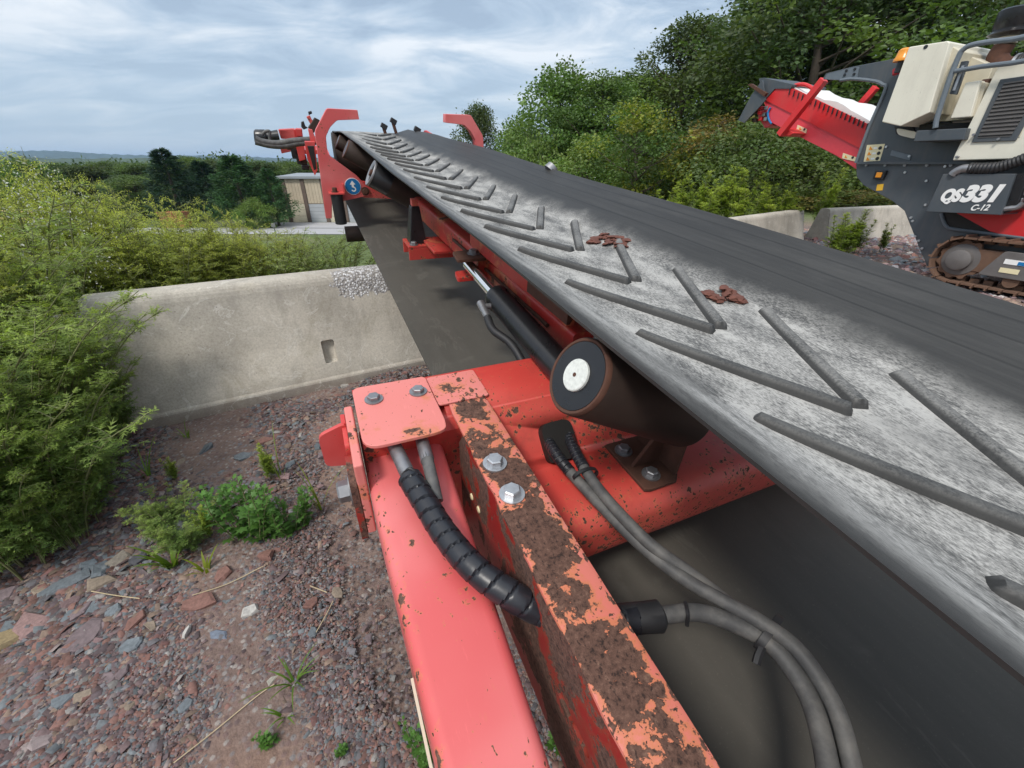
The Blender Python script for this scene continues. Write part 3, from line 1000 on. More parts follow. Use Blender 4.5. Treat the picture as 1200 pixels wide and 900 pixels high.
# cover plate over the hose fittings
pp = rounded([(-.762, .340), (-.606, .340), (-.600, .372), (-.600, .545), (-.762, .548)], [.035, .035, .01, .012, .02], 5)
plate = part(MB().prism(pp, lambda t, s, h: (t, s, h), -.149, -.141), 'cover_plate', M['plate_red'], bevel=.0018)
for (u, v) in ((438, 467), (490, 458)):
    q = loc_on(u, v, 2, -.138); bolt((q[0], q[1], -.141), (0, 0, 1), .0118, .009, plate, mat=M['dull_steel'], spin=u)
fl = MB().bx(-.785, -.768, .312, .50, -.34, -.152)
part(fl, 'end_flange', M['plate_red'], bevel=.004)
sb = rounded([(.50, -.165), (.40, -.175), (.40, -.255), (.50, -.255)], .012)
part(MB().prism(sb, lambda s, h, t: (t, s, h), -.795, -.786), 'side_lug', M['red'], bevel=.001)
part(MB().prism(rounded([(-.786, -.16), (-.842, -.18), (-.842, -.262), (-.786, -.275)], .014), lambda t, h, s: (t, s, h), .452, .462), 'side_lug', M['red'])
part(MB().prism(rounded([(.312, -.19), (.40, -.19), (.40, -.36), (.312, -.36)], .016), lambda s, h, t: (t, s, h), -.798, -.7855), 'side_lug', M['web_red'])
bolt((-.7985, .352, -.245), (-1, 0, 0), .019, .022, mat=M['dull_steel'], washer=True, name='pivot_bolt')

# ---- rusty angle along the arm
def holed_plate(name, outer, holes, fn, thick, mat, parent=None):
    """plate with real holes: a filled 2-D curve given thickness"""
    cu = bpy.data.curves.new(name, 'CURVE'); cu.dimensions = '2D'; cu.fill_mode = 'BOTH'
    for poly in [outer] + holes:
        sp = cu.splines.new('POLY'); sp.points.add(len(poly) - 1)
        for p, q in zip(sp.points, poly): p.co = (q[0], q[1], 0, 1)
        sp.use_cyclic_u = True
    cu.extrude = thick / 2
    tmp = bpy.data.objects.new(name, cu); COL.objects.link(tmp)
    bpy.context.view_layer.update()
    me = bpy.data.meshes.new_from_object(tmp.evaluated_get(bpy.context.evaluated_depsgraph_get()))
    bpy.data.objects.remove(tmp); bpy.data.curves.remove(cu)
    for v in me.vertices: v.co = Vector(fn(v.co.x, v.co.y, v.co.z))
    o = bpy.data.objects.new(name, me); COL.objects.link(o)
    me.materials.clear(); me.materials.append(mat)
    o.parent = parent or conv
    if parent is None: o.location = UP
    return o


def oval(cx, cy, lx, ly, n=20, sq=2.6):
    return [(cx + lx * math.copysign(abs(math.cos(a)) ** (2 / sq), math.cos(a)), cy + ly * math.copysign(abs(math.sin(a)) ** (2 / sq), math.sin(a))) for a in [2 * math.pi * i / n for i in range(n)]]


tsec = [(-.5775, -.1475), (-.497, -.1475), (-.492, -.1505), (-.490, -.156), (-.490, -.185), (-.4945, -.185), (-.4945, -.158), (-.499, -.154), (-.5775, -.154)]
tsec = [(-.5775, -.1475), (-.499, -.1475), (-.4925, -.150), (-.490, -.1565), (-.490, -.262), (-.496, -.262), (-.496, -.158), (-.501, -.1535), (-.5775, -.1535)]
tf = MB(); vs_ = []; n = 60; k = len(tsec)
for i in range(n + 1):
    s = .428 - 2.0 * i / n
    for j, (t, h) in enumerate(tsec):
        e = .0012 * math.sin(s * 47) + .0008 * math.sin(s * 91) if j in (0, k - 1) else 0
        vs_.append((t + e, s, h + .0006 * math.sin(s * 33 + t * 60)))
fs_ = [(i * k + j, i * k + (j + 1) % k, (i + 1) * k + (j + 1) % k, (i + 1) * k + j) for i in range(n) for j in range(k)]
fs_ += [tuple(range(k - 1, -1, -1)), tuple(n * k + j for j in range(k))]
tf.add(vs_, fs_)
chan = part(tf, 'angle_iron', M['rust_red'], angle=40)
holes = []
for (u, v, lx, ly) in ((663, 827, .020, .0095), (681, 866, .020, .0095), (621, 738, .006, .006)):
    q = loc_on(u, v, 0, -.5755)
    holes.append(oval(float(q[1]), float(q[2]), lx, ly))
for s in (-.28, -.42, -.56, -.70):
    holes.append(oval(s, -.36, .02, .0095))
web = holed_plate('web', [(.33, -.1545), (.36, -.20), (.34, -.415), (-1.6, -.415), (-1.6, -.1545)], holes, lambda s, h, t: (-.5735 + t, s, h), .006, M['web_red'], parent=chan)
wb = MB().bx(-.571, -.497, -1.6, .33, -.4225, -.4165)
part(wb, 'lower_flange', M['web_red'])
for (u, v, sp) in ((580, 541, .1), (600, 577, .5)):
    q = loc_on(u, v, 2, -.142); bolt((q[0], q[1], -.1472), (0, 0, 1), .0135, .0125, chan, spin=sp)
for (u, v) in ((553, 582), (561, 597)):
    q = loc_on(u, v, 0, -.577); MB().tube([(-.5768, q[1], q[2]), (-.5795, q[1], q[2])], [.008, .006], 10).obj('weld_chip', M['label'], web)
collar = MB()
collar.prism(rounded([(-.598, .432), (-.482, .432), (-.482, .545), (-.598, .545)], .008), lambda t, s, h: (t, s, h), -.1515, -.1465)
part(collar, 'seat_plate', M['plate_red'], bevel=.0015)

# ---- hoses
def cp(u, v, h):
    q = loc_on(u, v, 2, h); return (float(q[0]), float(q[1]), h)


def wrap(path, r, name, parent, turns_len=.026):
    """spiral guard: overlapping bands round a hose"""
    P = spline(path, 14); mb = MB()
    L = [0]
    for a, b in zip(P[:-1], P[1:]): L.append(L[-1] + np.linalg.norm(b - a))
    tot = L[-1]; n = int(tot / min(.0022, turns_len / 12))
    pos = [np.array([np.interp(tot * i / n, L, [p[c] for p in P]) for c in range(3)]) for i in range(n + 1)]
    m = 22; vs_ = []; ref = None
    for i in range(n + 1):
        t = Vector(pos[min(i + 1, n)] - pos[max(i - 1, 0)]).normalized()
        if ref is None: ref = t.orthogonal().normalized()
        ref = (ref - t * ref.dot(t)).normalized(); b = t.cross(ref)
        for j in range(m):
            a = 2 * math.pi * j / m
            ph = (tot * i / n / turns_len + j / m * .9) % 1.0
            rr = r * (1 + (-.14 if ph < .09 else .02 + .05 * (ph - .09)))
            vs_.append(Vector(pos[i]) + (ref * math.cos(a) + b * math.sin(a)) * rr)
    fs_ = [(i * m + j, i * m + (j + 1) % m, (i + 1) * m + (j + 1) % m, (i + 1) * m + j) for i in range(n) for j in range(m)]
    fs_ += [tuple(range(m - 1, -1, -1)), tuple(n * m + j for j in range(m))]
    mb.add(vs_, fs_)
    return part(mb, name, M['wrap'], parent, angle=45)


pA = [cp(462, 522, -.172), cp(480, 560, -.172), cp(500, 592, -.178), cp(523, 628, -.184), cp(556, 666, -.187), cp(600, 698, -.20), cp(640, 718, -.225), cp(690, 732, -.245), cp(745, 726, -.25), cp(768, 722, -.25)]
hA = part(MB().tube(spline(pA[:4], 8), .0125, 14), 'hydraulic_hose', M['hose'])
wrap(pA[1:9], .0205, 'spiral_guard', hA)
MB().tube([cp(462, 522, -.172), cp(478, 556, -.172)], .0138, 14).obj('ferrule', M['dull_steel'], hA)
MB().tube(spline([cp(472, 557, -.166), cp(480, 549, -.150), cp(490, 557, -.162), cp(487, 563, -.176)], 6), .0028, 6).obj('cable_tie', M['black'], hA)
pB = [cp(494, 514, -.172), cp(504, 552, -.172), cp(512, 588, -.19)]
hB = part(MB().tube(spline(pB, 8), .0115, 14), 'hydraulic_hose', M['hose'])
MB().tube([cp(494, 514, -.172), cp(501, 540, -.172)], .0130, 12).obj('ferrule', M['dull_steel'], hB)
pC = [cp(736, 725, -.252), cp(775, 721, -.252), cp(820, 718, -.252), cp(865, 733, -.253), cp(905, 757, -.255), cp(942, 806, -.26), cp(962, 860, -.265), cp(972, 930, -.28), cp(965, 1040, -.33)]
hC = part(MB().tube(spline(pC, 10), .0132, 16), 'hydraulic_hose', M['hose'])
sl = MB().tube([cp(722, 727, -.252), cp(727, 726, -.252), cp(755, 723.5, -.252), cp(772, 722, -.252), cp(774, 721.5, -.252)], [.020, .0225, .0225, .0235, .019], 22)
sl.obj('sleeve', M['black'], hC, angle=50)
MB().tube(spline([cp(803, 706, -.242), cp(806, 719, -.236), cp(805, 733, -.255)], 6), .0032, 6).obj('cable_tie', M['black'], hC)
pD = [cp(640, 513, -.235), cp(652, 533, -.225), cp(668, 553, -.235), cp(700, 588, -.242), cp(750, 638, -.25), cp(800, 677, -.252), cp(850, 706, -.243), cp(890, 728, -.235), cp(935, 762, -.24), cp(975, 822, -.25), cp(994, 880, -.262), cp(1003, 940, -.28), cp(1000, 1050, -.33)]
hD = part(MB().tube(spline(pD, 10), .0114, 16), 'hydraulic_hose', M['hose'])
wrap(pD[:3], .0120, 'spiral_guard', hD, .011)
pE = [cp(664, 505, -.235), cp(672, 525, -.225), cp(684, 548, -.225), cp(712, 586, -.228), cp(760, 636, -.236), cp(806, 670, -.252), cp(850, 704, -.268), cp(890, 738, -.268), cp(925, 775, -.275), cp(957, 826, -.28), cp(976, 880, -.285), cp(986, 940, -.29), cp(982, 1050, -.34)]
hE = part(MB().tube(spline(pE, 10), .0112, 16), 'hydraulic_hose', M['hose'])
wrap(pE[:3], .0120, 'spiral_guard', hE, .011)


def strap(c, axis, r, w, name, parent, th=.0022, squash=1.35, side_dir=(1, 0, 0)):
    c, a = Vector(c), Vector(axis).normalized(); s1 = (Vector(side_dir) - a * Vector(side_dir).dot(a)).normalized(); s2 = a.cross(s1)
    vs_, n = [], 28
    for i in range(n):
        an = 2 * math.pi * i / n
        d = s1 * math.cos(an) * squash + s2 * math.sin(an)
        for (rr, ww) in ((r, -w), (r, w), (r + th, w), (r + th, -w)): vs_.append(c + d * rr + a * ww)
    fs_ = [(i * 4 + j, i * 4 + (j + 1) % 4, ((i + 1) % n) * 4 + (j + 1) % 4, ((i + 1) % n) * 4 + j) for i in range(n) for j in range(4)]
    return part(MB().add(vs_, fs_), name, M['black'], parent)


def mid_axis(a, b): return Vector(b) - Vector(a)


strap(cp(686, 557, -.231), mid_axis(cp(672, 540, -.231), cp(700, 580, -.231)), .0165, .004, 'cable_tie', hD, squash=1.55)
strap(cp(901, 741, -.252), mid_axis(cp(880, 725, -.252), cp(920, 758, -.252)), .0205, .0055, 'hose_strap', hC, squash=1.6, side_dir=(1, -.6, 0))
MB().tube([cp(893, 758, -.25), cp(888, 770, -.255), cp(886, 778, -.26)], .006, 6).obj('strap_tail', M['black'], hC)

# ---- side rails, cross members and ram below the belt edge
for sgn in (-1, 1):
    part(MB().prism(rounded([(sgn * .236, -.068), (sgn * .175, -.068), (sgn * .175, -.165), (sgn * .236, -.165)], .014), lambda t, h, s: (t, s, h), .50, 3.9), 'side_rail', M['dirty_red'])
part(MB().bx(-.262, -.237, .50, 1.22, -.045, .006), 'rail_lip', M['dirty_red'], bevel=.003)
part(MB().bx(-.274, -.263, .48, .70, -.03, .014), 'rail_lip', M['rust'], bevel=.002)
part(MB().tube([(-.243, .62, -.10), (-.243, 1.5, -.10)], .006, 8), 'rail_pipe', M['rust'])
x = MB(); s0, s1 = 1.79, 1.94
x.bx(-.382, .382, s0, s1, -.212, -.20); x.bx(-.382, .382, s0, s0 + .01, -.268, -.2125); x.bx(-.382, .382, s1 - .01, s1, -.268, -.2125)
part(x, 'cross_member', M['dirty_red'], bevel=.002)
st = MB()
st.add([(-.368, 1.82, -.199), (-.285, 1.82, -.199), (-.305, 1.84, -.03), (-.345, 1.84, -.03), (-.368, 1.91, -.199), (-.285, 1.91, -.199), (-.305, 1.89, -.03), (-.345, 1.89, -.03)],
       [(0, 1, 2, 3), (7, 6, 5, 4), (0, 4, 5, 1), (1, 5, 6, 2), (2, 6, 7, 3), (3, 7, 4, 0)])
std = part(st, 'idler_stand', M['gloss_black'], bevel=.004)
bolt((-.352, 1.812, -.199), (0, 0, 1), .013, .012, std, mat=M['dull_steel'])
MB().bx(-.338, -.310, 1.845, 1.885, -.029, .0).obj('top_pad', M['red'], std)
part(MB().bx(-.300, -.19, 1.62, 1.86, -.196, -.182), 'gusset_plate', M['dirty_red'], bevel=.003)

q0 = loc_on(549, 310, 0, -.30); q1 = loc_on(583, 349, 0, -.30); q2 = loc_on(650, 424, 0, -.30)
q0, q1, q2 = (Vector((float(a[0]), float(a[1]), float(a[2]))) for a in (q0, q1, q2))
ram = part(MB().tube([q1, q1 + (q2 - q1) * .06, q1 + (q2 - q1) * .07, q2 + (q2 - q1) * .25], [.041, .041, .038, .038], 24), 'hydraulic_cylinder', M['gloss_black'], angle=40)
MB().rod(q0, q1, .020, 20).obj('rod', M['chrome'], ram)
MB().rod(q1 + (q0 - q1) * .02, q1, .028, 20).obj('gland', M['dull_steel'], ram)
lug = MB()
q0v = q0
lug.prism(rounded([(q0v.x - .055, q0v.y - .05), (q0v.x + .05, q0v.y - .05), (q0v.x + .06, q0v.y + .06), (q0v.x - .045, q0v.y + .045)], .01), lambda t, s, h: (t, s, h), q0v.z + .025, q0v.z + .036)
part(lug, 'clevis_plate', M['rust'], bevel=.002)
part(MB().prism(rounded([(q0v.x - .05, q0v.y - .03), (q0v.x + .045, q0v.y - .03), (q0v.x + .05, q0v.y + .05), (q0v.x - .04, q0v.y + .04)], .012), lambda t, s, h: (t, s, h), q0v.z - .05, q0v.z - .034), 'clevis_plate', M['dirty_red'], bevel=.002)
part(MB().bx(q0v.x + .03, q0v.x + .10, q0v.y - .02, q0v.y + .10, q0v.z - .06, q0v.z + .024), 'clevis_block', M['dirty_red'], bevel=.004)
bolt((q0v.x + .02, q0v.y + .005, q0v.z + .036), (0, 0, 1), .014, .012, mat=M['dull_steel'])
d1 = (q2 - q1)
f0 = q1 + d1 * .10 + Vector((-.042, 0, -.005))
fit = MB(); fit.tube([f0 + Vector((.02, 0, 0)), f0 + Vector((-.022, 0, .0))], .009, 10)
fit.tube([f0 + Vector((-.02, .018, .004)), f0 + Vector((-.024, -.055, -.010))], [.0125, .010], 12)
ft = part(fit, 'hose_fitting', M['dull_steel'], angle=50)
pf = f0 + Vector((-.024, -.05, -.010))
part(MB().tube(spline([pf, pf + Vector((.0, -.05, -.018)), pf + Vector((.028, -.11, -.035)), pf + Vector((.04, -.18, -.07)), pf + Vector((.04, -.25, -.12))], 8), .0115, 12), 'ram_hose', M['black'])

# ---- lifting-eye hooks and the head end
HS = 3.6
hook_px = [(369, 154), (383, 127), (419, 129), (421, 140), (395, 141), (387, 149), (382, 160), (384, 181), (419, 207), (433, 222), (433, 229), (401, 236), (389, 238), (389, 256), (382, 256)]
poly = []
for (u, v) in hook_px:
    q = loc_on(u, v, 1, HS); poly.append((float(q[0]), float(q[2])))
hp = rounded(poly, [.02, .015, .004, .004, .012, .012, .012, .02, .01, .01, .005, .01, .01, .004, .004], 3)
hook = part(MB().prism(hp, lambda t, h, s: (t, s, h), HS, HS + .075), 'hook_bracket', M['arm_red'], bevel=.005)
part(MB().prism([(-a, b) for a, b in hp], lambda t, h, s: (t, s, h), HS, HS + .075), 'hook_bracket', M['arm_red'], bevel=.005)
c0 = loc_on(413.5, 218.5, 1, HS - .004); c0 = Vector((float(c0[0]), HS, float(c0[2])))
sg = MB().tube([c0, c0 + Vector((0, -.004, 0))], .062, 40).obj('lifting_point_sign', M['white'], hook)
MB().tube([c0 + Vector((0, -.003, 0)), c0 + Vector((0, -.0055, 0))], .058, 40).obj('blue_disc', M['blue'], hook)
ar = [(0, .043), (.022, .014), (.0085, .014), (.0085, -.004)] + [(.0 + .019 * math.sin(a) + .003, -.02 + .019 * math.cos(a)) for a in np.linspace(.3, 4.4, 14)] + \
     [(.0 + .011 * math.sin(a) + .003, -.02 + .010 * math.cos(a)) for a in np.linspace(4.4, .35, 12)] + [(-.0075, -.006), (-.0085, .014), (-.022, .014)]
MB().prism(ar, lambda a, b, s: (c0.x + a, c0.y + s, c0.z + b), -.0055, -.0068).obj('hook_symbol', M['white'], hook)
tb = loc_on(394, 224, 1, HS)
part(MB().bx(tb[0] - .06, tb[0] + .055, HS - .09, HS - .002, tb[2] - .012, tb[2]), 'shelf_tab', M['red'], bevel=.002)
part(MB().bx(tb[0] + .050, tb[0] + .062, HS - .075, HS - .002, tb[2], tb[2] + .06), 'shelf_tab', M['red'])
bolt((tb[0] - .012, HS - .04, tb[2]), (0, 0, 1), .017, .03, mat=M['rust'])
part(MB().tube([(tb[0] - .005, HS - .04, tb[2] - .013), (tb[0] - .005, HS - .04, tb[2] - .24)], .045, 24), 'rubber_buffer', M['black'], bevel=.004)
part(MB().rod((-.56, HS + .12, -.612), (.56, HS + .12, -.612), .065, 24), 'return_roller', M['dark_rust'])
part(MB().prism([(poly[9][0] - .06, poly[9][1] + .06), (poly[9][0] + .30, poly[9][1] - .02), (poly[9][0] + .30, poly[9][1] - .09), (poly[9][0] - .06, poly[9][1] - .06)], lambda t, h, s: (t, s, h), HS + .01, HS + .07), 'tie_bar', M['red'])
bolt((poly[9][0] - .035, HS - .001, poly[9][1] - .012), (0, -1, 0), .02, .012, mat=M['rust'])
# head drum, its side plates and drive motor
part(MB().rod((-.44, HEAD, -.235), (.44, HEAD, -.235), .275, 48), 'head_drum', M['dark_rust'])
for sgn in (-1, 1):
    hpz = rounded([(3.66, -.36), (3.66, -.02), (4.9, .07), (5.35, .10), (5.75, -.02), (5.75, -.46), (4.6, -.46)], .03)
    sp = part(MB().prism(hpz, lambda s, h, t: (t, s, h), sgn * .60, sgn * .575), 'head_plate', M['red'], bevel=.003)
for (s, t) in ((5.1, -.66),):
    part(MB().bx(-.82, -.60, 5.15, 5.62, -.14, -.10), 'motor_plate', M['red'], bevel=.004)
for (u0, u1, v0, v1, S_) in ((327, 343, 152, 163, 5.1), (346, 355, 151, 160, 4.8)):
    a = loc_on(u0, v0, 1, S_); b = loc_on(u1, v1, 1, S_)
    part(MB().bx(float(a[0]), float(b[0]), S_, S_ + .14, float(b[2]), float(a[2])), 'motor_bracket', M['red'], bevel=.006)
for (px, S_, dpt, m_) in (([(326, 152), (345, 151), (349, 176), (330, 180), (328, 172), (340, 170), (338, 162), (329, 162)], 5.1, .12, 'red'),
                          ([(344, 152), (354, 151), (358, 187), (351, 189), (347, 172)], 4.85, .1, 'red'),
                          ([(357, 166), (369, 166), (372, 200), (369, 206), (360, 186)], 4.2, .08, 'red'),
                          ([(360, 171), (368, 171), (371, 198), (368, 200)], 4.15, .02, 'pit'),
                          ([(361, 150), (369, 138), (375, 141), (368, 156)], 4.3, .10, 'dark_rust'),
                          ([(361, 151), (366, 152), (372, 168), (364, 166)], 4.25, .08, 'red'),
                          ([(359, 137), (363, 135), (367, 143), (364, 146)], 4.35, .05, 'red'),
                          ([(361, 131), (365, 130), (366, 133), (362, 135)], 4.35, .05, 'black'),
                          ([(353, 143), (356, 142), (358, 148), (361, 150), (356, 152), (353, 149)], 4.5, .06, 'black')):
    pz = []
    for (u, v) in px:
        q = loc_on(u, v, 1, S_); pz.append((float(q[0]), float(q[2])))
    part(MB().prism(pz, lambda t, h, s: (t, s, h), S_, S_ + dpt), 'head_fitting', M[m_], bevel=.004)


def hp_(u, v, S_):
    q = loc_on(u, v, 1, S_); return tuple(float(x) for x in q)


mt = part(MB().tube([hp_(298, 160, 5.1), hp_(301, 160.5, 5.1), hp_(312, 160.5, 5.1), hp_(313, 160.5, 5.1), hp_(327, 160, 5.1)], [.05, .065, .065, .045, .06], 20), 'drive_motor', M['gloss_black'], angle=45)
for pth in ([(299, 162), (308, 166), (325, 168), (345, 165), (372, 163)], [(299, 166), (315, 170), (332, 171), (350, 168), (372, 166)]):
    part(MB().tube(spline([hp_(u, v, 4.6) for u, v in pth], 8), .026, 12), 'motor_hose', M['hose'])
part(MB().tube(spline([hp_(u, v, 4.7) for u, v in ((307, 158), (311, 154), (316, 154), (316, 161), (318, 166), (330, 167))], 8), .012, 10), 'motor_hose', M['hose'])
for k in range(7):
    u, v = 340 + 3 * k, 172 + 4 * k - (k % 2) * 5
    c = hp_(u, v, 4.9); part(MB().box(c, (.07, .05, .05 + .02 * (k % 3))), 'motor_fitting', M['dark_rust' if k % 2 else 'gloss_black'], bevel=.01)
# scraper posts standing above the far belt edge
for (u, v, S_) in ((461, 142, 5.4), (450, 148, 5.4), (489, 152, 5.1)):
    c = hp_(u, v, S_)
    part(MB().box((c[0], c[1], c[2]), (.07, .05, .05), Matrix.Rotation(.5, 3, 'Y')), 'scraper_end', M['black'], bevel=.006)
    part(MB().tube([(c[0] - .01, c[1], c[2]), (c[0] + .02, c[1], c[2] - .12)], .018, 8), 'scraper_end', M['rust'])
c = loc_on(648, 187, 0, .44)
part(MB().tube([(.425, float(c[1]), .110), (.445, float(c[1]), .132)], [.036, .030], 20), 'roller_end', M['dull_steel'])
# tail side frame and tracks' chassis beyond the picture keep the arm and belt carried
part(MB().bx(-.60, .60, -1.75, -1.55, -.52, -.16), 'tail_member', M['beam_red'], bevel=.02)
for t in (-.64, .64):
    part(MB().bx(t - .05, t + .05, -1.70, -1.60, -1.3, -.50), 'support_leg', M['red'], bevel=.01)
for t in (-.5, .5):
    part(MB().bx(t - .06, t + .06, .28, .42, -1.35, -.49) if t > 0 else MB().bx(.66, .74, .28, .42, -1.35, -.49), 'support_leg', M['red'], bevel=.01)

ORD = ['leftmost', 'second from the left', 'third from the left', 'fourth from the left', 'fifth from the left', 'sixth from the left', 'seventh from the left', 'eighth from the left', 'ninth from the left', 'tenth from the left'] + [w_ + ' from the left' for w_ in ('eleventh', 'twelfth', 'thirteenth', 'fourteenth', 'fifteenth', 'sixteenth', 'seventeenth', 'eighteenth', 'nineteenth', 'twentieth', 'twenty-first', 'twenty-second', 'twenty-third', 'twenty-fourth', 'twenty-fifth', 'twenty-sixth', 'twenty-seventh', 'twenty-eighth', 'twenty-ninth', 'thirtieth', 'thirty-first', 'thirty-second', 'thirty-third', 'thirty-fourth', 'thirty-fifth', 'thirty-sixth', 'thirty-seventh', 'thirty-eighth', 'thirty-ninth', 'fortieth', 'forty-first', 'forty-second', 'forty-third', 'forty-fourth', 'forty-fifth', 'forty-sixth', 'forty-seventh', 'forty-eighth', 'forty-ninth', 'fiftieth', 'fifty-first', 'fifty-second', 'fifty-third')]


def order(us):
    idx = sorted(range(len(us)), key=lambda i: us[i]); out = [''] * len(us)
    for k_, i in enumerate(idx): out[i] = ORD[k_] if k_ < len(us) - 1 else 'rightmost'
    return out




# ---- flakes of rust scale lying on the belt


def blob(rx, ry, rz, seed, n=2, jag=.35):
    bm = bmesh.new(); bmesh.ops.create_icosphere(bm, subdivisions=n, radius=1)
    r = np.random.default_rng(seed); ph = r.uniform(0, 6, 9); fr = r.uniform(1.5, 4.5, (3, 3))
    for v in bm.verts:
        c = np.array(v.co); k = 1 + jag * sum(math.sin(fr[i] @ c + ph[i]) for i in range(3)) / 3 + r.normal() * jag * .16
        v.co = Vector((c[0] * rx * k, c[1] * ry * k, (max(-.5, c[2]) * (1 + r.normal() * .05)) * rz))
    me = bpy.data.meshes.new('chip'); bm.to_mesh(me); bm.free(); me.shade_smooth(); me.set_sharp_from_angle(angle=R(42)); return me


def on_belt(u, v, h=0.0):
    for _ in range(5):
        q = loc_on(u, v, 2, h); h = hprof(float(q[0]), float(q[1]))
    return q


flakes = [(697, 283, 11, 4, 10), (708, 278, 7, 4, 30), (716, 272, 6, 5, -40), (723, 281, 12, 4, -35), (733, 285, 13, 4, -25), (742, 279, 12, 4, -30), (728, 290, 8, 3.5, -20), (763, 268, 7, 4, 0), (712, 286, 8, 3, 20), (722, 269, 8, 1.2, 35),
          (833, 349, 9, 5.5, 45), (842, 354, 6, 4.5, 20), (850, 343, 11, 4, 30), (863, 353, 8, 6, 60), (857, 346, 9, 4, 55)]
fo_ = order([q_[0] + q_[1] * .01 for q_ in flakes[:10]]) + order([q_[0] for q_ in flakes[10:]])
for i, (u, v, a, b, rot) in enumerate(flakes):
    q = on_belt(u, v); P = Vector(BO) + rotM @ Vector((float(q[0]), float(q[1]), float(q[2])))
    cz = P.y * math.cos(PITCH) - (P.z - CAM_Z) * math.sin(PITCH)
    px = cz / F
    o = mesh_obj('rust_flake', blob(a * px * 1.15, b * px * 1.5, .009, 40 + i, 3, .75), M['flake'])
    o.location = P + Vector(U) * .006
    o.rotation_euler = (rotM @ Matrix.Rotation(R(rot + 20), 3, 'Z')).to_euler()
    if i < 10:
        tag(o, 'brown flake in the farther rust scatter on the belt, ' + fo_[i] + ' of it' if i != 7 else 'lone small brown rust flake at the far side of the dusty belt', 'rust flake', 'rust flakes on the belt' if i != 7 else None)
    else:
        tag(o, 'brown flake in the nearer rust pile on the belt, ' + fo_[i] + ' of it', 'rust flake', 'rust flakes in the nearer pile')

# ================================================================== THE SCREENING MACHINE
T0 = 7.7
XM, YM = Vector((N[0], N[1], 0)), Vector((DH[0], DH[1], 0))
mb0 = side(1180, 330, T0)
machine = empty('screening_machine', Vector(N * (T0 + .9)) + Vector(DH * 1.5), 'grey, cream and red tracked screening machine with a raised red conveyor', 'machine')
machine.rotation_euler = (0, 0, math.atan2(N[1], N[0]))
MO = machine.location.copy(); MOt, MOs = T0 + .9, 1.5


def mpart(mb, name, mat, parent=None, **kw):
    return mb.obj(name, mat, parent or machine, **kw)


def ml(u, v, T):
    s, z = side(u, v, T); return (T - MOt, s - MOs, z)


def slab(px, T, depth, name, mat, parent=None, r=0, extra=None, **kw):
    """a plate standing along the machine, outlined on its own plane at distance T, with real thickness"""
    pl = []
    for (u, v) in px:
        s, z = side(u, v, T); pl.append((s - MOs, z))
    if r: pl = rounded(pl, r, 4)
    return mpart(MB().prism(pl, lambda s, z, t: (t, s, z), T - MOt, T - MOt + depth), name, mat, parent, **kw)


panel_px = [(964, 93), (968, 86), (1000, 78), (1055, 67.5), (1080, 64), (1090, 120), (1130, 160), (1330, 150), (1330, 322), (1086, 312), (1078, 292), (1066, 262), (1060, 247), (1045, 235), (1012, 217), (1004, 207), (1003, 191), (1018, 150), (1037, 106), (1033, 98), (1024, 95), (1000, 92.5), (985, 94)]
panel = slab(panel_px, T0, .06, 'side_panel', M['grey'], r=[0.02] * len(panel_px), bevel=.006)
slab([(966, 93), (969, 87), (1000, 79), (1007, 78), (1004, 92), (985, 93.5)], T0 - .012, .012, 'bracket_plate', M['grey_lite'], panel, r=.02)
for (u, v) in ((992, 83), (1002, 81), (990, 88), (1001, 87)):
    c = Vector(ml(u, v, T0 - .012)); MB().rod(c, c - Vector((.012, 0, 0)), .018, 10).obj('bolt', M['gloss_black'], panel)
slab([(1004, 189.5), (1330, 189.5), (1330, 192.5), (1004, 192.5)], T0 - .05, .05, 'ledge', M['grey'], panel)
for u in (1016, 1038, 1061, 1087, 1115):
    c = Vector(ml(u, 193.5, T0)); MB().rod(c, c - Vector((.02, 0, 0)), .02, 10).obj('bolt', M['dull_steel'], panel)
for (u, v) in ((1039, 172), (1066, 183), (1061, 202), (1068, 255), (1070, 259), (1073, 277), (1077, 282), (1081, 291), (1085, 240), (1108, 195), (1086, 212)):
    c = Vector(ml(u, v, T0)); MB().rod(c, c - Vector((.018, 0, 0)), .016, 10).obj('bolt', M['zinc'], panel)
slab([(1045, 176), (1068, 182), (1066, 188), (1043, 182)], T0 - .01, .01, 'fold_plate', M['grey_lite'], panel)
# rim of the opening, stickers, lamp
rim = [ml(u, v, T0 - .01) for u, v in ((985, 94), (1000, 92.5), (1024, 95), (1034, 99), (1037, 106), (1018, 150), (1003, 191))]
mpart(MB().tube(spline(rim, 6), .022, 8), 'opening_rim', M['grey_lite'])
lb = slab([(1016, 170), (1037, 168.5), (1031, 188.5), (1012, 189.5)], T0 - .006, .006, 'warning_label', M['label'], panel)
for k in range(3):
    y0 = 172 + k * 6.2; x0 = 1019 - k * 1.7
    slab([(x0 - 1.2, y0 + 3.8), (x0 + 1, y0 - .6), (x0 + 3.6, y0 + 3.6)], T0 - .010, .003, 'warning_triangle', M['orange'], lb)
    c = Vector(ml(x0 + 12.5, y0 + 1.4, T0 - .007)); MB().rod(c, c - Vector((.004, 0, 0)), .023, 14).obj('symbol', M['gloss_black'], lb)
    slab([(x0 + 5, y0 + .6), (x0 + 9.3, y0 + .3), (x0 + 8.8, y0 + 2.4), (x0 + 4.6, y0 + 2.8)], T0 - .009, .002, 'label_print', M['white'], lb)
slab([(1028, 216), (1035.5, 215.5), (1034, 223), (1026.5, 223.5)], T0 - .006, .006, 'yellow_label', M['yellow'], panel)
c = Vector(ml(1033, 205, T0)); MB().box(c - Vector((.03, 0, 0)), (.06, .14, .12)).obj('lamp_box', M['gloss_black'], panel, bevel=.01)
MB().box(c - Vector((.064, 0, 0)), (.02, .075, .07)).obj('amber_lamp', M['orange'], panel, bevel=.008)

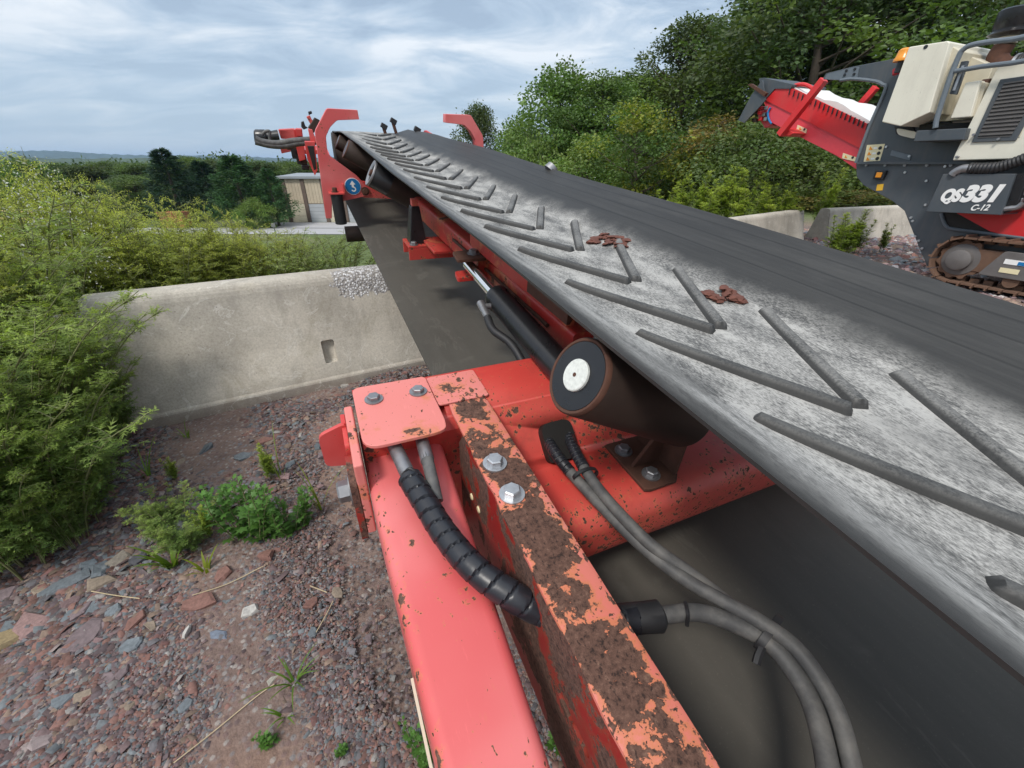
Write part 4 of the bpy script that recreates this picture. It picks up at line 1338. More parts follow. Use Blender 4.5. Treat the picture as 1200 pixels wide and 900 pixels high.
# discharge conveyor on the left end
TC = T0 + .45
dc_lo = [(896, 117), (1016, 178), (1006, 200), (980, 182), (903, 143), (899, 132)]
dc = slab([(908, 102), (930, 104), (935, 106), (1026, 150), (1016, 178), (896, 117)], TC, .03, 'conveyor_side', M['bright_red'])
slab(dc_lo, TC + .02, .03, 'conveyor_side', M['pink_red'], dc)
slab([(906, 101), (930, 103), (1026, 149), (1006, 197), (903, 141), (894, 116)], TC + 1.1, .03, 'conveyor_side', M['bright_red'])
slab([(905, 128), (1012, 184), (1009, 190), (903, 134)], TC + .05, 1.05, 'conveyor_bed', M['dark_rust'])
for k in range(20):                                     # row of bolts on the top edge
    f = k / 19; u, v = 926 + f * 96, 108 + f * 43
    c = Vector(ml(u, v, TC)); MB().tube([c + Vector((-.02, 0, -.04)), c + Vector((-.02, 0, .05))], .012, 6).obj('stud', M['gloss_black'], dc)
cov = [(925, 104), (931, 102), (938, 107), (947, 111), (958, 113), (966, 117), (973, 117.5), (981, 119), (989, 123), (997, 129), (1010, 136), (1026, 146), (1024, 152), (1000, 139), (960, 120)]
slab(cov, TC + .06, .95, 'belt_cover', M['sheet'], r=.02, bevel=.01)
mpart(MB().tube(spline([ml(u, v, TC + .1) for u, v in ((927, 104), (932, 100), (942, 99), (951, 103), (953, 108))], 6), .03, 8), 'cover_hoop', M['bright_red'])
for (u, v, w, h) in ((940, 151, 5.5, 3.2), (995.5, 184, 7.5, 3.2)):
    l2 = slab([(u - w, v - h - 1.5), (u + w, v + h - 3), (u + w - 1, v + h + 2), (u - w - 1.4, v + 1.5)], TC + .008, .008, 'warning_label', M['label'], dc)
    slab([(u - w + 1.5, v + .6), (u - w + 3, v - 2.4), (u - w + 4.6, v + 1.4)], TC + .004, .003, 'warning_triangle', M['orange'], l2)
    c = Vector(ml(u + w * .5, v + .6, TC + .008)); MB().rod(c, c - Vector((.003, 0, 0)), .02, 12).obj('symbol', M['gloss_black'], l2)


def beam_between(a, b, w, name, mat, **kw):
    a, b = Vector(a), Vector(b); d_ = (b - a).normalized()
    x_ = Vector((1, 0, 0)); y_ = d_.cross(x_).normalized()
    Mx = Matrix((x_, y_, d_)).transposed()
    return mpart(MB().box((a + b) / 2, (w, w, (b - a).length), Mx), name, mat, bevel=.006, **kw)


beam_between(ml(966, 93, T0 + .1), ml(914, 158, T0 + .1), .105, 'hanger_strut', M['bright_red'])
beam_between(ml(1027, 102, T0 + 1.7), ml(1002, 130, T0 + 1.7), .10, 'hanger_strut', M['bright_red'])
slab([(911, 154), (919, 150), (931, 156), (925, 159), (914, 160)], T0 + .15, 1.2, 'hanger_foot', M['bright_red'], bevel=.01)
slab([(893, 94), (897, 117), (891, 124), (872, 144), (865, 141), (880, 112)], TC - .1, .03, 'spill_flap', M['grey'], r=.01)
slab([(889, 92), (895, 91), (930, 99), (926, 104), (908, 104), (897, 116)], TC - .02, .9, 'hood', M['grey'], r=.01, bevel=.01)
slab([(876, 99), (880, 98), (898, 109), (895, 113)], TC - .13, .06, 'wear_strip', M['rust'])
for k in range(9):
    u, v = 884 + (k % 3) * 6 + RNG.uniform(-2, 2), 127 + (k // 3) * 6 + RNG.uniform(-2, 2)
    mpart(MB().box(ml(u + 2, v, TC + .05 + .05 * (k % 2)), (.1, .07, .06)), 'head_fitting', M[('dark_rust', 'bright_red', 'dull_steel')[k % 3]], bevel=.01)
slab([(893, 124), (903, 130), (906, 147), (896, 150), (888, 137)], TC + .2, .5, 'head_block', M['pink_red'], bevel=.01)
mpart(MB().tube(spline([ml(u, v, TC) for u, v in ((903, 126), (900, 132), (901, 140), (904, 145))], 6), .018, 8), 'blue_hose', M['blue'])

# engine bay
TE = T0 - .45
tank = slab([(1065, 55), (1110, 48), (1113, 49.5), (1089, 132), (1055, 148), (1033, 143)], TE, 1.0, 'engine_cover', M['cream'], bevel=.012)
slab([(1110, 50), (1126, 60), (1122, 68), (1098, 134), (1090, 133)], TE + .10, .9, 'cover_side', M['cream_beige'], tank, bevel=.01)
c = Vector(ml(1085, 55, TE)); MB().rod(c, c - Vector((.006, 0, 0)), .022, 10).obj('keyhole', M['gloss_black'], tank)
slab([(1126, 61), (1164, 77), (1140, 140), (1098, 143), (1100, 132)], T0 - .05, .5, 'rear_cowl', M['cream_beige'], bevel=.01)
slab([(1131, 97), (1149, 94), (1137, 137), (1113, 139)], T0 - .35, .28, 'air_box', M['cream'], bevel=.012)
slab([(1149, 95), (1156, 97), (1143, 136), (1137, 137)], T0 - .30, .24, 'air_box_side', M['cream_beige'], bevel=.008)
mpart(MB().rod(ml(1150, 99, T0 - .2), ml(1159, 98, T0 - .2), .05, 14), 'pipe_stub', M['rust'])
slab([(1048, 148), (1070, 148), (1074, 164), (1050, 157)], T0 - .02, .06, 'recess_shade_plate', M['pit'])  # black plate on the panel paints the shade of a recess
slab([(1050, 150), (1075, 155), (1072, 163), (1052, 158)], T0 - .10, .06, 'pale_drum', M['cream'], r=.05)
slab([(1074, 153), (1133, 150), (1129, 164), (1070, 166)], T0 - .40, .42, 'walkway_box', M['grey'], bevel=.01)
slab([(1078, 146), (1140, 143), (1134, 152), (1076, 152)], T0 - .1, .2, 'gap_shade_block', M['pit'])  # solid black block stands for shade in the gap
rail_pts = [ml(u, v, T0 - .42) for u, v in ((1096, 150), (1099, 135), (1113, 92), (1124, 65), (1129, 58), (1138, 53), (1160, 49), (1187, 46), (1215, 40))]
mpart(MB().tube(spline(rail_pts, 6), .028, 10), 'handrail', M['grey_lite'])
mpart(MB().tube([ml(u, v, T0 - .42) for u, v in ((1119, 83.5), (1150, 78), (1185, 74), (1215, 69))], .026, 10), 'handrail', M['grey_lite'])
slab([(1126, 72), (1134, 71), (1120, 111), (1112, 110)], T0 - .36, .05, 'latch_bar', M['grey'], bevel=.008)
slab([(1127, 77), (1130, 76.5), (1119, 106), (1116, 106)], T0 - .375, .012, 'latch_plate', M['zinc'])
door = slab([(1170, 76), (1330, 52), (1330, 183), (1116, 188), (1119, 180)], T0 - .30, .30, 'engine_door', M['cream'], bevel=.012)
slab([(1172, 93), (1236, 84), (1190, 165), (1138, 167)], T0 - .32, .02, 'grille_frame', M['grey'], door, bevel=.006)
slab([(1177, 97), (1228, 89.5), (1184, 160), (1145, 162)], T0 - .326, .008, 'grille_mesh', M['track_grey'], door)
for k in range(14):
    f = (k + .5) / 14
    a_, b_ = ml(1177 - 32 * f, 97 + 65 * f, T0 - .33), ml(1228 - 44 * f, 89.5 + 70.5 * f, T0 - .33)
    MB().tube([a_, b_], .006, 5).obj('grille_bar', M['gloss_black'], door)
for (u, v) in ((1123, 184), (1143, 158), (1172, 163)):
    c = Vector(ml(u, v, T0 - .30)); MB().rod(c, c - Vector((.05, 0, 0)), .014, 8).obj('bolt', M['dull_steel'], door)
slab([(1193, 160), (1201, 138), (1203, 138), (1195, 161)], T0 - .305, .006, 'door_gap', M['cream_beige'], door)
# intake and exhaust pipes
cc = Vector(ml(1178, 52, T0 + .2))
mpart(MB().tube([cc + Vector((0, 0, 0)), cc + Vector((0, 0, .10))], [.10, .10], 20), 'intake_neck', M['cream_beige'])
mpart(MB().lathe(cc + Vector((0, 0, .06)), (0, 0, 1), [(.0, .0), (.15, .01), (.20, .04), (.165, .07), (.165, .09), (.175, .11), (.18, .26), (.16, .275), (.0, .28)], 30), 'intake_cap', M['gloss_black'], angle=40)
mpart(MB().tube(spline([cc + Vector((0, 0, .0)), cc + Vector((0, .02, -.12)), cc + Vector((0, -.06, -.22)), cc + Vector((0, -.2, -.24))], 8), .10, 20), 'rusty_elbow', M['rust'])
mpart(MB().tube(spline([cc + Vector((0, -.18, -.24)), cc + Vector((0, -.30, -.22)), cc + Vector((0, -.42, -.12)), cc + Vector((0, -.5, .1))], 8), [.118 + .006 * (i % 2) for i in range(25)], 20), 'rubber_elbow', M['black'])
mpart(MB().rod(cc + Vector((0, -.17, -.24)), cc + Vector((0, -.20, -.24)), .126, 20), 'hose_clip', M['zinc'])
bc = Vector(ml(1057, 72, T0 - .2))
mpart(MB().rod(bc - Vector((0, 0, .12)), bc, .045, 14), 'beacon_stem', M['gloss_black'])
mpart(MB().lathe(bc, (0, 0, 1), [(0, 0), (.10, .0), (.10, .03), (.085, .05), (.075, .12), (.05, .14), (0, .145)], 20), 'beacon', M['orange'], angle=40)
mpart(MB().rod(ml(1052, 80, T0 - .15), ml(1052, 86, T0 - .15), .055, 14), 'stop_button', M['pink_red'])
# name board
TN = T0 - .42
nb = slab([(1105, 204), (1190, 203.5), (1173, 252), (1085, 248)], TN, .40, 'name_board', M['grey'], bevel=.006)
slab([(1190, 204), (1206, 202), (1190, 246), (1174, 251)], TN + .04, .3, 'board_end', M['gloss_black'], bevel=.006)


def lettering(txt, u0, v0, u1, v1, T, mat, parent, shear=.28, bold=.012):
    """raised italic letters; baseline runs from (u0,v0) to (u1,...), cap height reaches v1"""
    cu = bpy.data.curves.new('letters', 'FONT'); cu.body = txt; cu.size = 1.0; cu.shear = shear; cu.offset = bold; cu.extrude = .004; cu.space_character = .98
    tmp = bpy.data.objects.new('letters', cu); COL.objects.link(tmp); bpy.context.view_layer.update()
    me = bpy.data.meshes.new_from_object(tmp.evaluated_get(bpy.context.evaluated_depsgraph_get()))
    bpy.data.objects.remove(tmp); bpy.data.curves.remove(cu)
    co = np.array([v.co for v in me.vertices]); x0, x1 = co[:, 0].min(), co[:, 0].max(); y1 = co[:, 1].max()
    A, B_ = Vector(ml(u0, v0, T)), Vector(ml(u1, v0 + (v1 - v0) * 0, T)); Hh = abs(side(u0, v1, T)[1] - side(u0, v0, T)[1])
    lean = ml(u0, v0, T)[1] - ml(u1, v0, T)[1]
    for v in me.vertices:
        f, g_ = (v.co.x - x0) / (x1 - x0), v.co.y / y1
        v.co = Vector((A.x - v.co.z, A.y - lean * f, A.z + Hh * g_ + (ml(u1, v0, T)[2] - A.z) * f))
    o = bpy.data.objects.new('lettering', me); COL.objects.link(o); me.materials.append(mat); o.parent = parent
    return o


lettering('QS', 1101, 235.5, 1125, 221, TN - .004, M['white'], nb, .20, .06)
lettering('331', 1124, 235.5, 1169.5, 216.5, TN - .004, M['white'], nb, .20, .058)
lettering('C-12', 1137, 246.5, 1158, 239.5, TN - .004, M['white'], nb, .20, .02)
mpart(MB().tube(spline([ml(u, v, T0 - .40) for u, v in ((1119, 204), (1124, 200), (1134, 197.5), (1150, 197.5), (1170, 196), (1190, 190), (1210, 182))], 8), [.045] * 17 + [.055 + .008 * (i % 2) for i in range(32)], 14), 'corrugated_hose', M['black'])
mpart(MB().tube(spline([ml(u, v, T0 - .41) for u, v in ((1116, 205), (1120, 201.5), (1128, 198), (1140, 197.2))], 6), .047, 14), 'hose_end', M['dull_steel'])
# red hopper body seen under the board, with its frame
slab([(1104, 249), (1330, 244), (1330, 302), (1120, 268), (1111, 266), (1106, 259)], T0 - .008, .008, 'opening_shade_sheet', M['pit'])  # black sheet paints a shaded opening; the panel is not cut
slab([(1120, 249), (1330, 236), (1330, 300), (1190, 279), (1160, 271)], T0 - .03, .02, 'hopper_side', M['bright_red'])
mpart(MB().tube(spline([ml(u, v, T0 - .02) for u, v in ((1103, 250), (1106, 260), (1110, 266), (1118, 268.5), (1160, 274), (1200, 279), (1330, 296))], 5), .02, 8), 'opening_rim', M['grey_lite'])
mpart(MB().tube(spline([ml(u, v, T0 - .38) for u, v in ((1177, 245), (1184, 244), (1192, 243), (1199, 238))], 5), .028, 8), 'pipe_end', M['dull_steel'])
for (u, v) in ((1196, 226), (1193, 235), (1198, 220)):
    c = Vector(ml(u, v, T0 - .30)); mpart(MB().box(c, (.06, .08, .06)), 'valve', M['dull_steel'], bevel=.01)
# crawler track


def track(T, label_side):
    cs_, cz_ = side(1118, 312, T); cs_ -= MOs
    r_ = .27; rear = cs_ - 3.0; cz_ = .06 + r_
    w = .42; per = 2 * (cs_ - rear) + 2 * math.pi * r_
    tr = mpart(MB().prism([(cs_ - .12, cz_ + .15), (rear + .1, cz_ + .15), (rear + .1, cz_ - .12), (cs_ - .12, cz_ - .12)], lambda s, z, t: (t, s, z), T - MOt + .08, T - MOt + .34), 'track', M['mud'], bevel=.01)
    shoe = None; ns = int(per / .135)
    for k in range(ns):
        d_ = per * k / ns
        L = cs_ - rear
        if d_ < L: p, a = (rear + d_, cz_ + r_), 0.0
        elif d_ < L + math.pi * r_:
            an = (d_ - L) / r_; p, a = (cs_ + r_ * math.sin(an), cz_ + r_ * math.cos(an)), -an
        elif d_ < 2 * L + math.pi * r_: p, a = (cs_ - (d_ - L - math.pi * r_), cz_ - r_), math.pi
        else:
            an = (d_ - 2 * L - math.pi * r_) / r_; p, a = (rear - r_ * math.sin(an), cz_ - r_ * math.cos(an)), math.pi - an
        if shoe is None:
            sm = MB(); sm.box((0, 0, .0), (w, .122, .022)); sm.box((0, .045, .022), (w, .018, .03)); sm.box((0, 0, -.035), (.12, .09, .05))
            shoe = sm.obj('track_shoe', M['mud'], tr); o = shoe
        else: o = share(shoe, 'track_shoe', tr)
        o.location = (T - MOt + w / 2, p[0], p[1] + .0); o.rotation_euler = (a, 0, 0)
    sp = MB(); tooth = []
    for k in range(44):
        a = 2 * math.pi * k / 44; rr = r_ * (.90 if (k // 2) % 2 else .80); tooth.append((cs_ + rr * math.cos(a), cz_ + rr * math.sin(a)))
    sp.prism(tooth, lambda s, z, t: (t, s, z), T - MOt + .09, T - MOt + .14)
    spk = sp.obj('sprocket', M['mud'], tr)
    MB().lathe((T - MOt + .10, cs_, cz_), (-1, 0, 0), [(.20, 0), (.19, .02), (.13, .03), (.125, .085), (.10, .10), (0, .105)], 26).obj('sprocket_hub', M['track_grey'], tr, angle=35)
    gd = mpart(MB().prism(rounded([(cs_ - .24, cz_ - .13), (cs_ - .38, cz_ + .17), (rear + .3, cz_ + .17), (rear + .3, cz_ - .13)], .03), lambda s, z, t: (t, s, z), T - MOt + .02, T - MOt + .08), 'track_guard', M['track_grey'], bevel=.008)
    for (du, dz, m_) in ((0, .06, 'white'), (0.02, -.04, 'label')):
        MB().box((T - MOt + .017, cs_ - .52 + du, cz_ + dz), (.006, .20 - .03 * (dz < 0), .055)).obj('label', M[m_], gd)
    MB().box((T - MOt + .0135, cs_ - .575, cz_ + .055), (.003, .07, .04)).obj('blue_mark', M['blue'], gd)
    for k in range(5):
        MB().rod((T - MOt + .05, cs_ - .55 - .5 * k, cz_ - .16), (T - MOt + .3, cs_ - .55 - .5 * k, cz_ - .16), .075, 18).obj('track_roller', M['mud'], tr)


track(T0 - .25, True); track(T0 + 1.75, False)
mpart(MB().bx(-.75, 1.2, -3.2, 1.3, .38, .75), 'chassis', M['grey'], bevel=.02)
mpart(MB().bx(-.35, 1.3, -3.0, 1.0, .76, 1.9), 'engine_block', M['pit'])
slab(panel_px, T0 + 1.9, .06, 'side_panel', M['grey'], r=0)

# ================================================================== FAR BUILDINGS AND THINGS
M['tan_wall'] = plain('weathered_tan_panel', (.50, .42, .31), .85, 0, .25, 1.2)
M['brown_steel'] = plain('brown_steel_column', (.13, .095, .075), .8, 0, .3, 2)
M['door_grey'] = plain('pale_grey_roller_door', (.40, .42, .44), .6, 0, .1, 1)
M['roof'] = plain('grey_metal_roof', (.26, .28, .30), .6, 0, .15, 1)
WZ = -6.0
wh = empty('warehouse', (-29.5, 66.4, WZ), 'tan metal warehouse with brown columns and a grey roller door, beside the pine trees', 'warehouse')
hgt = 6.0


def wp(mb, name, mat, parent=None, **kw): return mb.obj(name, mat, parent or wh, **kw)


wp(MB().bx(-3.6, 9, .25, 14, -.5, hgt - .15), 'wall', M['brown_steel'])
rf = wp(MB().prism([(-.25, hgt - .15), (-.25, hgt + .15), (7, hgt + .5), (14.3, hgt + .15), (14.3, hgt - .15)], lambda y, z, x: (x, y, z), -4.1, 9.4), 'roof', M['roof'])
cols = [-3.4, -.62, 2.2, 5.0, 7.8]
for i, x0 in enumerate(cols):
    wp(MB().bx(x0 - .26, x0 + .26, .0, .3, 0, hgt - .16), 'column', M['brown_steel'])
for i in range(4):
    a, b = cols[i] + .27, cols[i + 1] - .27
    w_ = (b - a) / 5
    for k in range(5):
        wp(MB().bx(a + k * w_ + .015, a + (k + 1) * w_ - .015, .16, .24, hgt * .43, hgt - .2), 'panel', M['tan_wall'])
    if i % 2 == 0:
        for k in range(3):
            wp(MB().bx(a, b, .18, .24, .02 + k * .85, .02 + k * .85 + .82), 'panel', M['cream_beige'])
    else:
        for k in range(5):
            wp(MB().bx(a, b, .15, .24, .02 + k * .5, .02 + k * .5 + .48), 'door_section', M['door_grey'])

M['terracotta'] = plain('rust_red_container_paint', (.33, .12, .062), .7, 0, .2, 1.5)
bx_ = empty('container', (-45.5, 60.5, -6.0), 'open topped rust red container in the far yard beside the pines', 'container')
wv = [(-1.55, -.9), (1.55, -.9), (1.55, .9), (-1.55, .9)]
sh = MB(); k = 4
outb, outt = [(x * .90, y * .9) for x, y in wv], wv
sh.add([(x, y, 0) for x, y in outb] + [(x, y, 2.0) for x, y in outt] + [(x * .94, y * .94, 2.0) for x, y in outt] + [(x * .85, y * .85, .2) for x, y in outb],
       [(3, 2, 1, 0)] + [(i, (i + 1) % 4, (i + 1) % 4 + 4, i + 4) for i in range(4)] + [(i + 4, (i + 1) % 4 + 4, (i + 1) % 4 + 8, i + 8) for i in range(4)] + [(i + 8, (i + 1) % 4 + 8, (i + 1) % 4 + 12, i + 12) for i in range(4)] + [(12, 13, 14, 15)])
sh.obj('shell', M['terracotta'], bx_)
MB().bx(-1.63, 1.63, -1.0, -.91, 1.88, 2.03).obj('rim', M['terracotta'], bx_)
for x0 in (-1.1, -.4, .4, 1.1): MB().add([(x0 - .05, -.87, .02), (x0 + .05, -.87, .02), (x0 + .05, -.98, 1.87), (x0 - .05, -.98, 1.87), (x0 - .05, -.7, .02), (x0 + .05, -.7, .02), (x0 + .05, -.8, 1.87), (x0 - .05, -.8, 1.87)], [(0, 1, 2, 3), (7, 6, 5, 4), (0, 4, 5, 1), (1, 5, 6, 2), (2, 6, 7, 3), (3, 7, 4, 0)]).obj('rib', M['terracotta'], bx_)

M['sand'] = plain('tan_sand', (.52, .38, .20), .95, 0, .15, .8)
sp_me = blob(3.4, 2.0, 1.9, 5, 3, .2); o = mesh_obj('sand_pile', sp_me, M['sand'], loc=(-66, 60, -5.4)); tag(o, 'low tan sand pile glimpsed beyond the weeds at the left', 'sand pile')
o = mesh_obj('brush_pile', blob(2.2, 1.5, 1.3, 9, 3, .5), M['rust'], loc=(-57, 55, -5.6)); tag(o, 'dark brown heap in front of the tan sand pile', 'heap')
q = on_ground(327, 290, -3.2)
sgp = empty('sign_post', (float(q[0]), float(q[1]), float(terrain(q[0], q[1]))), 'thin grey sign post with a small plate standing by the far road', 'sign post')
hh = 1.25 - float(terrain(q[0], q[1])) - 3.0
MB().rod((0, 0, 0), (0, 0, max(.9, hh)), .035, 8).obj('post', M['dull_steel'], sgp)
MB().box((0, -.04, max(.9, hh) - .1), (.26, .02, .22)).obj('sign_plate', M['dull_steel'], sgp)

# ================================================================== VEGETATION
LEAF_V = [(0, 0, 0), (.30, .45, .05), (0, 1, -.06), (-.30, .45, .05)]
LEAF_F = [(0, 1, 2), (0, 2, 3)]


def unit(a): return a / (np.linalg.norm(a, axis=-1, keepdims=True) + 1e-9)


def tree_meshes(seed, h, cr, base, nclump, nleaf, leaf, hue, sparse=.0, droop=.0, hue2=None, fat=1.0):
    r = np.random.default_rng(seed)
    mb = MB(); tr = .018 * h + .03
    tops = [np.array([r.normal() * .02 * h * k, r.normal() * .02 * h * k, h * .9 * k]) for k in np.linspace(0, 1, 6)]
    mb.tube(spline(tops, 3), list(np.linspace(tr, tr * .18, 16)), 7)
    C = []
    for i in range(nclump):
        f = r.uniform(base, 1.0) ** .9
        prof = math.sin(math.pi * min(1, ((f - base) / (1 - base)) * .82 + .16)) ** .7
        an = r.uniform(0, 2 * math.pi); rad = cr * prof * math.sqrt(r.uniform(.12, 1.05)) * r.choice([.85, 1.0, 1.22])
        p = np.array([rad * math.cos(an), rad * math.sin(an), h * (f * .97)])
        C.append(p)
        if i % 2 == 0:
            z0 = max(base * .7 * h, p[2] - rad * .75); ax = np.array([np.interp(z0, [t_[2] for t_ in tops], [t_[c] for t_ in tops]) for c in (0, 1)] + [z0])
            m_ = (ax + p) / 2 + np.array([0, 0, -.06 * rad]) + r.normal(size=3) * .05 * cr
            mb.tube(spline([ax, m_, p], 3), list(np.linspace(tr * .35, tr * .07, 7)), 5, cap=False)
    trunk = mb.mesh('trunk'); trunk.shade_smooth()
    C = np.array(C); n = nleaf
    cs = r.uniform(.4, 1.3, nclump) * cr * .255 * fat
    w = cs ** 2; idx = r.choice(nclump, n, p=w / w.sum())
    dv = unit(r.normal(size=(n, 3))); dv[:, 2] = dv[:, 2] * .75 + .1
    rr = r.uniform(.25, 1.0, n) ** .6 * np.where(r.uniform(size=n) < .16, r.uniform(1.0, 1.55, n), 1.0)
    P = C[idx] + dv * (cs[idx] * rr)[:, None]
    dirs = unit(dv * .8 + r.normal(size=(n, 3)) * .7 + np.array([0, 0, -.35 - droop]))
    S = leaf * r.uniform(.6, 1.35, n)
    ct = r.uniform(.72, 1.3, (nclump, 1)) * np.array([hue]) * (1 + r.normal(size=(nclump, 3)) * .05)
    if hue2: ct = np.where(r.uniform(size=(nclump, 1)) < .45, ct * np.array([hue2]) / np.array([hue]), ct)
    tint = np.clip(ct[idx] * r.uniform(.75, 1.25, (n, 1)), .1, 4)
    return trunk, scatter('crown', LEAF_V, LEAF_F, P, rots(n, dirs, rng=r), S, tint)


def conifer_meshes(seed, h, cr, hue, nb=90, per=70, needle=.34):
    r = np.random.default_rng(seed); mb = MB()
    mb.tube([(0, 0, 0), (0, 0, h * .5), (0, 0, h)], [.02 * h, .013 * h, .01], 7)
    P, Dd, T = [], [], []
    for i in range(nb):
        f = .10 + .9 * (i / nb); z = h * f; L = cr * (1 - f) ** .75 * r.uniform(.7, 1.15) + .15; a = i * 2.4 + r.normal() * .3
        d = np.array([math.cos(a), math.sin(a), .25 - .35 * (1 - f)])
        t_ = r.uniform(.12, 1, per) ** .7
        base_ = np.array([0, 0, z]) + d * (L * t_)[:, None] + np.stack([0 * t_, 0 * t_, .22 * L * t_ ** 2], 1)
        base_ += r.normal(size=(per, 3)) * np.array([.10, .10, .07]) * L
        P.append(base_); dd = d + r.normal(size=(per, 3)) * .65 + np.array([0, 0, .15]); Dd.append(dd)
        T.append(np.array([hue]) * r.uniform(.7, 1.35) * r.uniform(.75, 1.25, (per, 1)))
        if i % 3 == 0: mb.tube([(0, 0, z), tuple(np.array([0, 0, z]) + d * L * .8 + np.array([0, 0, .14 * L]))], [.03, .008], 4, cap=False)
    P, Dd, T = np.concatenate(P), np.concatenate(Dd), np.concatenate(T)
    n = len(P); S = np.stack([needle * .45 * r.uniform(.6, 1.3, n), needle * r.uniform(.7, 1.5, n), np.full(n, needle)], 1)
    tk = mb.mesh('trunk'); tk.shade_smooth()
    return tk, scatter('crown', LEAF_V, LEAF_F, P, rots(n, Dd, rng=r), S, T)


KIND = {
    'oak': tree_meshes(11, 13, 4.4, .16, 120, 30000, .20, (.80, .92, .80), hue2=(1.15, 1.25, .8)),
    'dark': tree_meshes(12, 13, 3.6, .12, 105, 20000, .19, (.80, .80, .66), .2),
    'open': tree_meshes(13, 12, 3.8, .25, 85, 7500, .20, (.85, .92, .78), .4),
    'fresh': tree_meshes(14, 8, 3.2, .05, 110, 22000, .16, (1.30, 1.55, 1.0)),
    'yellow': tree_meshes(55, 4.6, 1.9, .06, 60, 9000, .13, (2.1, 1.65, .55), hue2=(1.0, 1.25, .75), fat=1.45),
    'shrub': tree_meshes(16, 3.6, 2.4, .0, 90, 15000, .13, (.90, .95, .66), droop=.5, hue2=(1.25, 1.25, .75), fat=1.25),
    'brown': tree_meshes(17, 4.5, 1.9, .05, 70, 9000, .12, (1.8, 1.05, .72), hue2=(1.0, .95, .6), fat=1.35),
    'olive': tree_meshes(18, 3.0, 2.2, .0, 80, 13000, .11, (1.6, 1.75, 1.1)),
}
CON = {'pine': conifer_meshes(21, 9, 3.1, (1.25, 1.65, 1.1), 100, 75, .36), 'spruce': conifer_meshes(22, 10, 2.9, (.62, .85, .80), 110, 75, .34)}


def plant_tree(kind, name, x, y, z, scale, spin, label, cat, group=None):
    e = empty(name, (x, y, z), label, cat, group); e.rotation_euler = (0, 0, spin); e.scale = scale
    tk, cw = (KIND.get(kind) or CON.get(kind))
    mesh_obj('trunk', tk, M['bark'], e)
    tag(mesh_obj('crown', cw, M['needle'] if kind in CON else M['leaf'], e), kind='stuff')
    return e


NAT_H = {'oak': 13, 'dark': 13, 'open': 12, 'fresh': 8, 'yellow': 4.6, 'shrub': 3.6, 'brown': 4.5, 'olive': 3.0, 'pine': 9, 'spruce': 10}
NAT_R = {'oak': 4.4, 'dark': 3.6, 'open': 3.8, 'fresh': 3.2, 'yellow': 1.9, 'shrub': 2.4, 'brown': 1.9, 'olive': 2.2, 'pine': 3.1, 'spruce': 2.9}


def tree_at(kind, name, u, Y, vtop, wpx, label, cat='tree', group=None, zb=None, k=0):
    r = ray(u, 200); x = r[0] * Y / r[1]
    rt = ray(u, vtop); top = CAM_Z + rt[2] * Y / rt[1]
    z = float(terrain(x, Y)) if zb is None else zb
    hs = (top - z) / NAT_H[kind] / .99
    ws = wpx / 2 / F * Y * 1.12 / NAT_R[kind] / .95
    return plant_tree(kind, name, x, Y, z - .05, (ws, ws, hs), k * 1.7 + u * .01, label, cat, group)


GR = 'trees behind the grey machine'
tree_at('dark', 'tree', 563, 46, 124, 52, 'small dark tree showing beside the right red hook', group=None)
tree_at('fresh', 'tree', 606, 38, 150, 78, 'low green tree just right of the red hook above the belt')
tree_at('fresh', 'tree', 652, 32, 84, 118, 'fresh green bushy tree left of the yellowing one', k=1)
tree_at('fresh', 'tree', 704, 30, 92, 100, 'mid green tree standing directly behind the yellowing tree', k=2)
tree_at('yellow', 'yellow_tree', 744, 21, 118, 86, 'small yellowing tree with autumn leaves behind the belt', k=1)
tree_at('oak', 'tree', 745, 37, 84, 120, 'dull green tree between the yellowing tree and the tall dark tree', k=3)
tree_at('dark', 'tree', 790, 34, 22, 92, 'tall dark tree with a reddish brown top at the left of the woods', k=2)
tree_at('open', 'tree', 846, 31, 0, 92, 'thin open tree with sky showing through, left of the big oak', k=1)
tree_at('brown', 'brown_shrub', 838, 22, 138, 96, 'dried brown shrub behind the belt left of the red conveyor', 'shrub', k=2)
tree_at('oak', 'oak_tree', 925, 27, -95, 200, 'big dark green oak above the raised red conveyor', k=0)
tree_at('oak', 'oak_tree', 868, 33, -10, 120, 'dark green oak left of the biggest oak and behind it', k=4)
tree_at('dark', 'tree', 1010, 28, -70, 130, 'dark brownish green tree above the red conveyor struts', k=4)
tree_at('open', 'tree', 1078, 29, -90, 150, 'open crowned tree above the cream engine cover', k=5)
tree_at('dark', 'tree', 1150, 28, -70, 150, 'dark tree behind the black air intake', k=6)
tree_at('open', 'tree', 1225, 27, -80, 160, 'open crowned tree at the right edge behind the engine', k=7)
tree_at('dark', 'tree', 1300, 26, -60, 160, 'dark tree just beyond the right edge of the woods', k=8)
tree_at('shrub', 'shrub', 885, 19, 148, 130, 'broad dark shrub under the raised red conveyor', 'shrub', k=1)
tree_at('shrub', 'shrub', 955, 18, 182, 130, 'dark shrub between the grey machine and the raised conveyor', 'shrub', k=2)
tree_at('shrub', 'shrub', 1040, 19, 175, 140, 'dark shrub seen through and below the grey side panel', 'shrub', k=3)
tree_at('shrub', 'shrub', 815, 23, 178, 110, 'green shrub beneath the dried brown shrub', 'shrub', k=4)
tree_at('olive', 'shrub', 690, 24, 172, 110, 'light green shrub low behind the belt left of the yellowing tree', 'shrub', k=5)
tree_at('olive', 'shrub', 628, 28, 178, 100, 'light green shrub low behind the belt near the red hook', 'shrub', k=6)
tree_at('brown', 'brown_shrub', 1015, 15, 222, 90, 'low brown dead shrub behind the pale concrete barrier', 'shrub', k=7)
tree_at('dark', 'tree', 960, 38, -60, 180, 'dark tree at the back of the woods between the oak and the machine', k=9)
